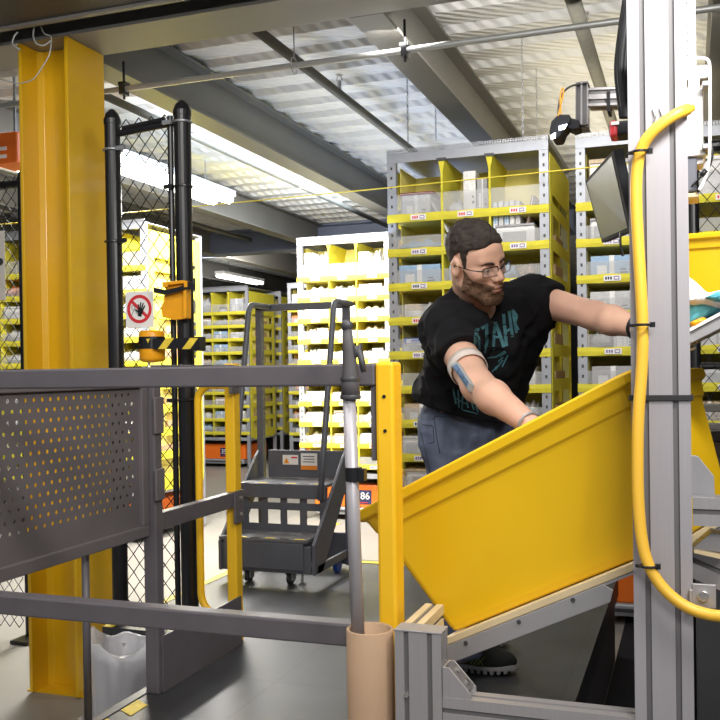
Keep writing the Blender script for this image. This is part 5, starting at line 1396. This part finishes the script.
jn = sdf_mesh(jeans, jlo, jhi, .0062, 'jeans', 'denim', man)
# hair and beard as thick textured shells over the head
def hair(p):
    q = (p - HCn) @ Rh / HS
    d = head_local(q)
    top = np.clip((q[:, 2] - .02) / .07, 0, 1); th = .0018 + .0080 * top
    th = th + vnoise(q, 120) * .0018 * (.4 + top) + vnoise(q, 60) * .0026 * top
    d = d - th
    # region: above a hairline running from the forehead over the temple to the nape, clear of the ears
    line = np.where(q[:, 1] > .02, .058 + (q[:, 1] - .02) * .18, np.where(q[:, 1] > -.02, .034 + (q[:, 1] + .02) * .60, .030 + (q[:, 1] + .02) * 1.1))
    ax = np.abs(q[:, 0]); sb = np.clip((q[:, 1] - .010) / .007, 0, 1) * np.clip((.040 - q[:, 1]) / .010, 0, 1) * (ax > .045)
    line = line - .066 * sb; d = d + .0015 * sb
    d = smax(d, line + vnoise(q, 70) * .002 - q[:, 2], .006)
    fr = q[:, 1] - (.083 - np.clip(ax - .03, 0, 1) * .55)
    d = smax(d, np.where(q[:, 2] < .12, fr, -1), .006)
    return d
R_ = .18
hb0 = [HC[i] - R_ for i in range(3)]; hb1 = [HC[i] + R_ for i in range(3)]
sdf_mesh(hair, hb0, hb1, .0024, 'hair', 'hair', man)
def beard(p):
    q = (p - HCn) @ Rh / HS; d = head_local(q); ax = np.abs(q[:, 0])
    th = .0022 + .0045 * np.clip((-q[:, 2] - .045) / .05, 0, 1) + vnoise(q, 110) * .0018 + vnoise(q, 45) * .0015
    # upper border of the beard: from in front of the ear down over the cheek to the moustache
    top = np.where(q[:, 1] < .045, .004 - (q[:, 1] - .01) * .9, -.028 - (q[:, 1] - .045) * .42)
    edge = q[:, 2] - top - vnoise(q, 60) * .002
    d = d - th
    d = smax(d, edge, .006)
    d = smax(d, -(q[:, 1] - .012 + np.clip(-q[:, 2] - .06, 0, 1) * .35), .006)     # clear of the ear
    d = smax(d, -(q[:, 2] + .130), .01)
    mouth = ell(q, (0, .105, -.0665), (.023, .03, .0115)); d = smax(d, -mouth, .004)
    nose = ell(q, (0, .115, -.028), (.021, .035, .0180)); d = smax(d, -nose, .004)
    return d
sdf_mesh(beard, hb0, hb1, .0024, 'beard', 'beard', man)
for s in (-1, 1):
    m = MB(); m.tube([hw(s * .013, .1015, .0185), hw(s * .024, .100, .0225), hw(s * .036, .091, .0225), hw(s * .047, .079, .017)], [.0028, .0036, .0032, .0016], 8); m.build('eyebrow', 'hair', man, smooth=True)
    e = MB(); e.sphere(hw(s * .031, .0815, .002), .0122, 12); eo = e.build('eye', 'eye', man, smooth=True)
    g_ = (Ff * .95 - Uu * .32 + Ee * .06).normalized(); c_ = hw(s * .031, .0815, .002) + g_ * .0100
    e = MB(); e.sphere(c_, .0052, 10); e.build('iris', 'iris', eo, smooth=True)
m = MB(); m.sphere(hw(0, .0975, -.0605), .0175, 10, 0, (1, 1, 1))
lip = MB()
for z, w2, r in ((-.0608, .019, .0030), (-.0712, .017, .0038)):
    lip.tube([hw(w2 * math.sin(a), .0905 + .0160 * math.cos(a) ** .8 if True else 0, z) for a in [i * math.pi / 16 - math.pi / 2 + .15 for i in range(16)]], [r * (.35 + .65 * math.sin(math.pi * (i + .5) / 16)) for i in range(16)], 8)
lip.build('lips', 'lip', man, smooth=True)
# spectacles
gl = bpy.data.objects.new('glasses', None); COL.objects.link(gl); gl.parent = man; gl.matrix_basis = Matrix.Identity(4)
def rrect(cx, cz, w2, h2, r, y, n=5, tilt=0):
    pts = []
    for x0, z0, a0 in ((w2 - r, h2 - r, 0), (-w2 + r, h2 - r, 90), (-w2 + r, -h2 + r, 180), (w2 - r, -h2 + r, 270)):
        for k in range(n + 1): a = R(a0 + 90 * k / n); pts.append((cx + x0 + r * math.cos(a), cz + z0 + r * math.sin(a)))
    return [hw(x, y - .35 * max(0, abs(x) - .02) ** 1.0, z) for x, z in pts]
for s in (-1, 1):
    rr_ = rrect(s * .032, -.002, .0255, .0150, .007, .112)
    m = MB(); m.tube(rr_, .0011, 8, closed=True); m.build('rim', 'black', gl, smooth=True)
    m = MB(); m.tube([rr_[i].lerp(rr_[(i + 1) % len(rr_)], 0) + Uu * .0004 for i in range(0, 12)], .0017, 8); m.build('brow_bar', 'black', gl, smooth=True)
    m = MB(); m.add([q + Ff * .0003 for q in rr_] + [q - Ff * .0009 for q in rr_], [tuple(range(len(rr_))), tuple(range(len(rr_), 2 * len(rr_)))[::-1]]); m.build('lens', 'lens', gl)
    m = MB(); m.tube([hw(s * .0575, .099, .004), hw(s * .066, .092, .005), hw(s * .0755, .060, .004), hw(s * .082, .012, .006), hw(s * .083, -.006, .008), hw(s * .081, -.022, -.012)], [.0018, .0021, .0016, .0015, .0014, .0013], 8); m.build('temple', 'black', gl, smooth=True)
m = MB(); m.tube([hw(-.0075, .1125, .002), hw(-.003, .115, .005), hw(.003, .115, .005), hw(.0075, .1125, .002)], .0012, 8); m.build('bridge', 'black', gl, smooth=True)

# print on the T-shirt: letters laid onto the cloth by projection
bpy.context.view_layer.update()
bv = BVHTree.FromPolygons([man.matrix_basis @ v.co for v in sh.data.vertices], [tuple(p.vertices) for p in sh.data.polygons])
def onto_shirt(mbs, name, parent, m_, lift=.0012):
    o_ = Vector((0, 0, CZ)); mb = MB()
    vs = []; hitf = []
    for p in mbs.v:
        d = (p - o_).normalized(); h_ = bv.ray_cast(o_, d)
        if h_[0] is None: vs.append(p); hitf.append(False)
        else: vs.append(h_[0] - d * lift); hitf.append(True)
    fs = [f for f in mbs.f if all(hitf[i] for i in f) and max((vs[i] - vs[f[0]]).length for i in f) < .05]
    mb.add(vs, fs); return mb.build(name, m_, parent)
def subdiv_poly(poly, T, step=.01):
    """thin strokes as small quads, so that they follow the cloth"""
    return poly
def strokes(segs, mb):
    for (u0, v0, u1, v1, wd) in segs:
        n = 8; a = Vector((u0, v0, 0)); b = Vector((u1, v1, 0)); d = (b - a); nrm = Vector((-d.y, d.x, 0)).normalized() * wd / 2; vs = []
        for i in range(n + 1):
            c = a.lerp(b, i / n); vs += [P(*(c + nrm)[:2], 2.8), P(*(c)[:2], 2.8), P(*(c - nrm)[:2], 2.8)]
        fs = []
        for i in range(n):
            for j in (0, 1): fs.append((i * 3 + j, i * 3 + j + 1, (i + 1) * 3 + j + 1, (i + 1) * 3 + j))
        mb.add(vs, fs)
    return mb
pm = MB()
# big teal letters across the chest: A T A H R, slanting with the cloth
strokes([(476.5, 328, 474.5, 348, 3.0), (478, 328, 479.5, 350, 2.6), (475.5, 341, 479.5, 341, 2.2),
         (481.5, 328.5, 488, 324.5, 3.0), (486.5, 327, 487, 342, 3.2), (487, 342, 484, 353, 2.8),
         (494.5, 322, 493.5, 350, 2.8), (495, 322, 500, 335, 3.6), (500, 335, 504, 347, 3.4), (494.5, 337, 500, 337, 2.2),
         (503.5, 314, 506.5, 346, 3.2), (509, 311, 512.5, 337, 3.0), (505, 332, 512, 328, 2.6),
         (512.5, 310, 516.5, 333, 2.6), (512.5, 310, 517, 316, 2.8), (517, 316, 515, 322, 2.6), (515, 323, 518.5, 330, 2.4)], pm)
onto_shirt(pm, 'shirt_print', man, 'teal_ink')['label'] = 'faded teal brush lettering across the chest'
pm = MB()
strokes([(487, 358, 496, 357, 1.4), (496, 357, 505, 351, 1.6), (499, 356, 506, 352, 2.2), (498, 362, 503, 357, 1.2), (495, 370, 503, 360, 1.4), (502, 367, 508, 355, 1.2), (492, 372, 497, 366, 1.2),
         (453, 388, 456, 404, 1.6), (458, 390, 459, 408, 1.6), (463, 392, 462, 410, 1.4), (466, 394, 468, 408, 1.6), (470, 398, 474, 410, 1.3), (455, 398, 466, 404, 1.2), (474, 400, 478, 412, 1.2), (463, 410, 478, 414, 1.3)], pm)
onto_shirt(pm, 'shirt_print', man, 'teal_ink')
m = MB(); 
col_pts = []
# arm pouch and band
dA = (RW - RE).normalized(); upper = (RE - RS).normalized()
bc_ = P(474, 364, 2.55); ax_u = upper
cR = RS + upper * ((bc_ - RS).dot(upper))
rad = .056 + (.043 - .056) * ((cR - RS).length / (RE - RS).length) + .0015
s1 = upper.cross(Vector((0, 0, 1))).normalized(); s2 = upper.cross(s1).normalized()
m = MB(); vs = []
for zz in (-.017, .017):
    for k in range(32): q = 2 * math.pi * k / 32; vs.append(cR + upper * zz + (s1 * math.cos(q) + s2 * math.sin(q)) * (rad + .0025))
m.add(vs, [(k, (k + 1) % 32, (k + 1) % 32 + 32, k + 32) for k in range(32)]); o = m.build('arm_band', mat('white_band', (.74, .66, .60), .7), man, smooth=True); s_ = o.modifiers.new('s', 'SOLIDIFY'); s_.thickness = .0025; s_.offset = 1
qd = [P(451.5, 365, 2.52), P(457.5, 362, 2.50), P(472, 384, 2.40), P(470, 392, 2.41)]
nrm = (qd[1] - qd[0]).cross(qd[2] - qd[1]).normalized(); nrm = nrm if nrm.dot(tw) > 0 else -nrm
m = MB(); m.add([q + nrm * .005 for q in qd] + [q - nrm * .010 for q in qd], [(0, 1, 2, 3), (7, 6, 5, 4), (0, 4, 5, 1), (1, 5, 6, 2), (2, 6, 7, 3), (3, 7, 4, 0)])
po = m.build('arm_pouch', mat('pouch_rim', (.42, .47, .50), .3), man, bevel=.002); po['label'] = 'clear blue-grey pouch strapped to the upper arm'
cq = sum(qd, Vector()) / 4
m = MB(); q2 = [cq + (q - cq) * .80 for q in qd]; m.add([q + nrm * .0058 for q in q2], [(0, 1, 2, 3)]); m.build('pouch_window', mat('pouch_blue', (.13, .22, .36), .25, noise=.4, nscale=60), po)
# bracelet
dw = (RW - RE).normalized(); w1 = dw.cross(Vector((0, 0, 1))).normalized(); w2 = dw.cross(w1).normalized(); cb = RW - dw * .010
m = MB(); m.tube([cb + (w1 * math.cos(q) + w2 * math.sin(q)) * .031 + dw * .002 * math.sin(q * 9) for q in [i * math.pi / 12 for i in range(24)]], .0033, 8, closed=True); m.build('bracelet', 'steel_w', man, smooth=True)
dwl = (LW - LE).normalized(); w1 = dwl.cross(Vector((0, 0, 1))).normalized(); w2 = dwl.cross(w1).normalized(); cb = LE.lerp(LW, .74)
m = MB(); m.tube([cb + (w1 * math.cos(q) + w2 * math.sin(q)) * .0335 for q in [i * math.pi / 12 for i in range(24)]], .006, 8, closed=True); m.build('wrist_watch', 'black', man, smooth=True)
# jeans details
bj = BVHTree.FromPolygons([man.matrix_basis @ v.co for v in jn.data.vertices], [tuple(p.vertices) for p in jn.data.polygons])
def seam(uv, r=.0016):
    o_ = Vector((0, 0, CZ)); pts = []
    for i in range(len(uv) - 1):
        for k in range(4):
            u = uv[i][0] + (uv[i + 1][0] - uv[i][0]) * k / 4; v = uv[i][1] + (uv[i + 1][1] - uv[i][1]) * k / 4
            d = ray(u, v).normalized(); h_ = bj.ray_cast(o_, d)
            if h_[0] is not None: pts.append(h_[0] - d * .001)
    return pts
M['seam'] = mat('denim_seam', (.045, .055, .085), .8)
for uv in ([(432, 420), (436, 416), (452, 418), (466, 424)], [(418, 421), (424, 445), (430, 470), (436, 500)], [(434, 418), (437, 440), (441, 458)], [(420, 424), (433, 426), (434, 442), (426, 444)]):
    pts = seam(uv)
    if len(pts) > 2: m = MB(); m.tube(pts, .0014, 6); m.build('jeans_seam', 'seam', man, smooth=True)

# shoes
def shoe(toe, heel, nm_first):
    toe = Vector((toe.x, toe.y, PZF)); heel = Vector((heel.x, heel.y, PZF)); d = (toe - heel).normalized(); L = .295; heel = toe - d * L; s = Vector((-d.y, d.x, 0))
    Rm = np.array([[d[i], s[i], (0, 0, 1)[i]] for i in range(3)], dtype=np.float32); H0 = V3(heel)
    def wdt(t): return .034 + .014 * np.sin(np.clip(t / L, 0, 1) * np.pi * .9) + .006 * np.sin(np.clip((t / L - .35), 0, 1) * np.pi * 1.2)
    def upper_(p):
        q = (p - H0) @ Rm
        a = ell(q, (.065, 0, .062), (.066, .037, .062)); b = ell(q, (.20, 0, .040), (.096, .047, .042)); c = cap(q, (.07, 0, .09), (.20, 0, .045), .036, .034)
        v = smin(smin(a, b, .03), c, .03); v = smax(v, -(q[:, 2] - .016), .004)
        op = ell(q, (.058, 0, .118), (.046, .028, .03)); return smax(v, -op, .006) + vnoise(q, 300) * .0004
    def sole_(p):
        q = (p - H0) @ Rm
        a = ell(q, (.055, 0, .016), (.060, .041, .05)); b = ell(q, (.205, 0, .016), (.096, .052, .05)); c = cap(q, (.06, 0, .016), (.20, 0, .016), .036, .040)
        v = smin(smin(a, b, .03), c, .02); 
        rise = .012 * np.clip((q[:, 0] - .22) / .08, 0, 1) ** 2
        v = smax(v, q[:, 2] - (.030 + rise), .003); v = smax(v, (.004 + rise) - q[:, 2], .002)
        side = np.abs(q[:, 1]); notch = np.abs(((q[:, 0] + .004) % .021) - .0105) - .0045
        nt_ = np.maximum(np.maximum(-notch - .0022, q[:, 2] - .014), -1); groove = np.maximum(np.abs(((q[:, 0]) % .022) - .011) - .0045, q[:, 2] - .0165)
        return smax(v, -groove, .001)
    b0 = [min(toe[i], heel[i]) - .09 for i in range(3)]; b1 = [max(toe[i], heel[i]) + .09 for i in range(3)]; b0[2] = PZF - .01; b1[2] = PZF + .15
    u_ = sdf_mesh(upper_, b0, b1, .003, 'shoe', 'shoe', man)
    sdf_mesh(sole_, b0, b1, .0024, 'shoe_sole', 'sole', man)
    bu = BVHTree.FromPolygons([man.matrix_basis @ v.co for v in u_.data.vertices], [tuple(p.vertices) for p in u_.data.polygons])
    side_n = -s if (-s).dot(tw) > 0 else s
    m = MB()
    for k in range(7):
        x0 = .095 + k * .013
        for (xa_, za_, xb_, zb_) in ((x0, .034, x0 + .022, .062), (x0 + .02, .034, x0 - .002, .062)):
            vs = []
            for f in range(5):
                x = xa_ + (xb_ - xa_) * f / 4; z = za_ + (zb_ - za_) * f / 4
                for w_ in (-.0022, .0022):
                    o_ = heel + d * (x + w_) + Vector((0, 0, z)) + side_n * .2; h_ = bu.ray_cast(o_, -side_n)
                    vs.append(h_[0] + side_n * .0012 if h_[0] is not None else o_ - side_n * .16)
            m.add(vs, [(i * 2, i * 2 + 1, i * 2 + 3, i * 2 + 2) for i in range(4)])
    m.build('side_print', 'olive', u_)
    m = MB()
    for k in range(4):
        o_ = heel + d * (.115 + k * .024) + side_n * .016 + Vector((0, 0, .3)); h_ = bu.ray_cast(o_, Vector((0, 0, -1)))
        if h_[0] is not None: m.tube([h_[0] + s * .02 * side_n.dot(s) + Vector((0, 0, -.006)), h_[0] + Vector((0, 0, .002)), h_[0] - s * .024 * side_n.dot(s) + Vector((0, 0, .004))], .0028, 6)
    m.build('laces', 'olive', u_, smooth=True)
toe = PZ(517, 674, PZF); shoe(toe, PZ(450, 668, PZF) , 1)
toe2 = PZ(512, 645, PZF); toe2 = P(508, 640, 3.34); shoe(toe2, P(440, 640, 3.34), 0)
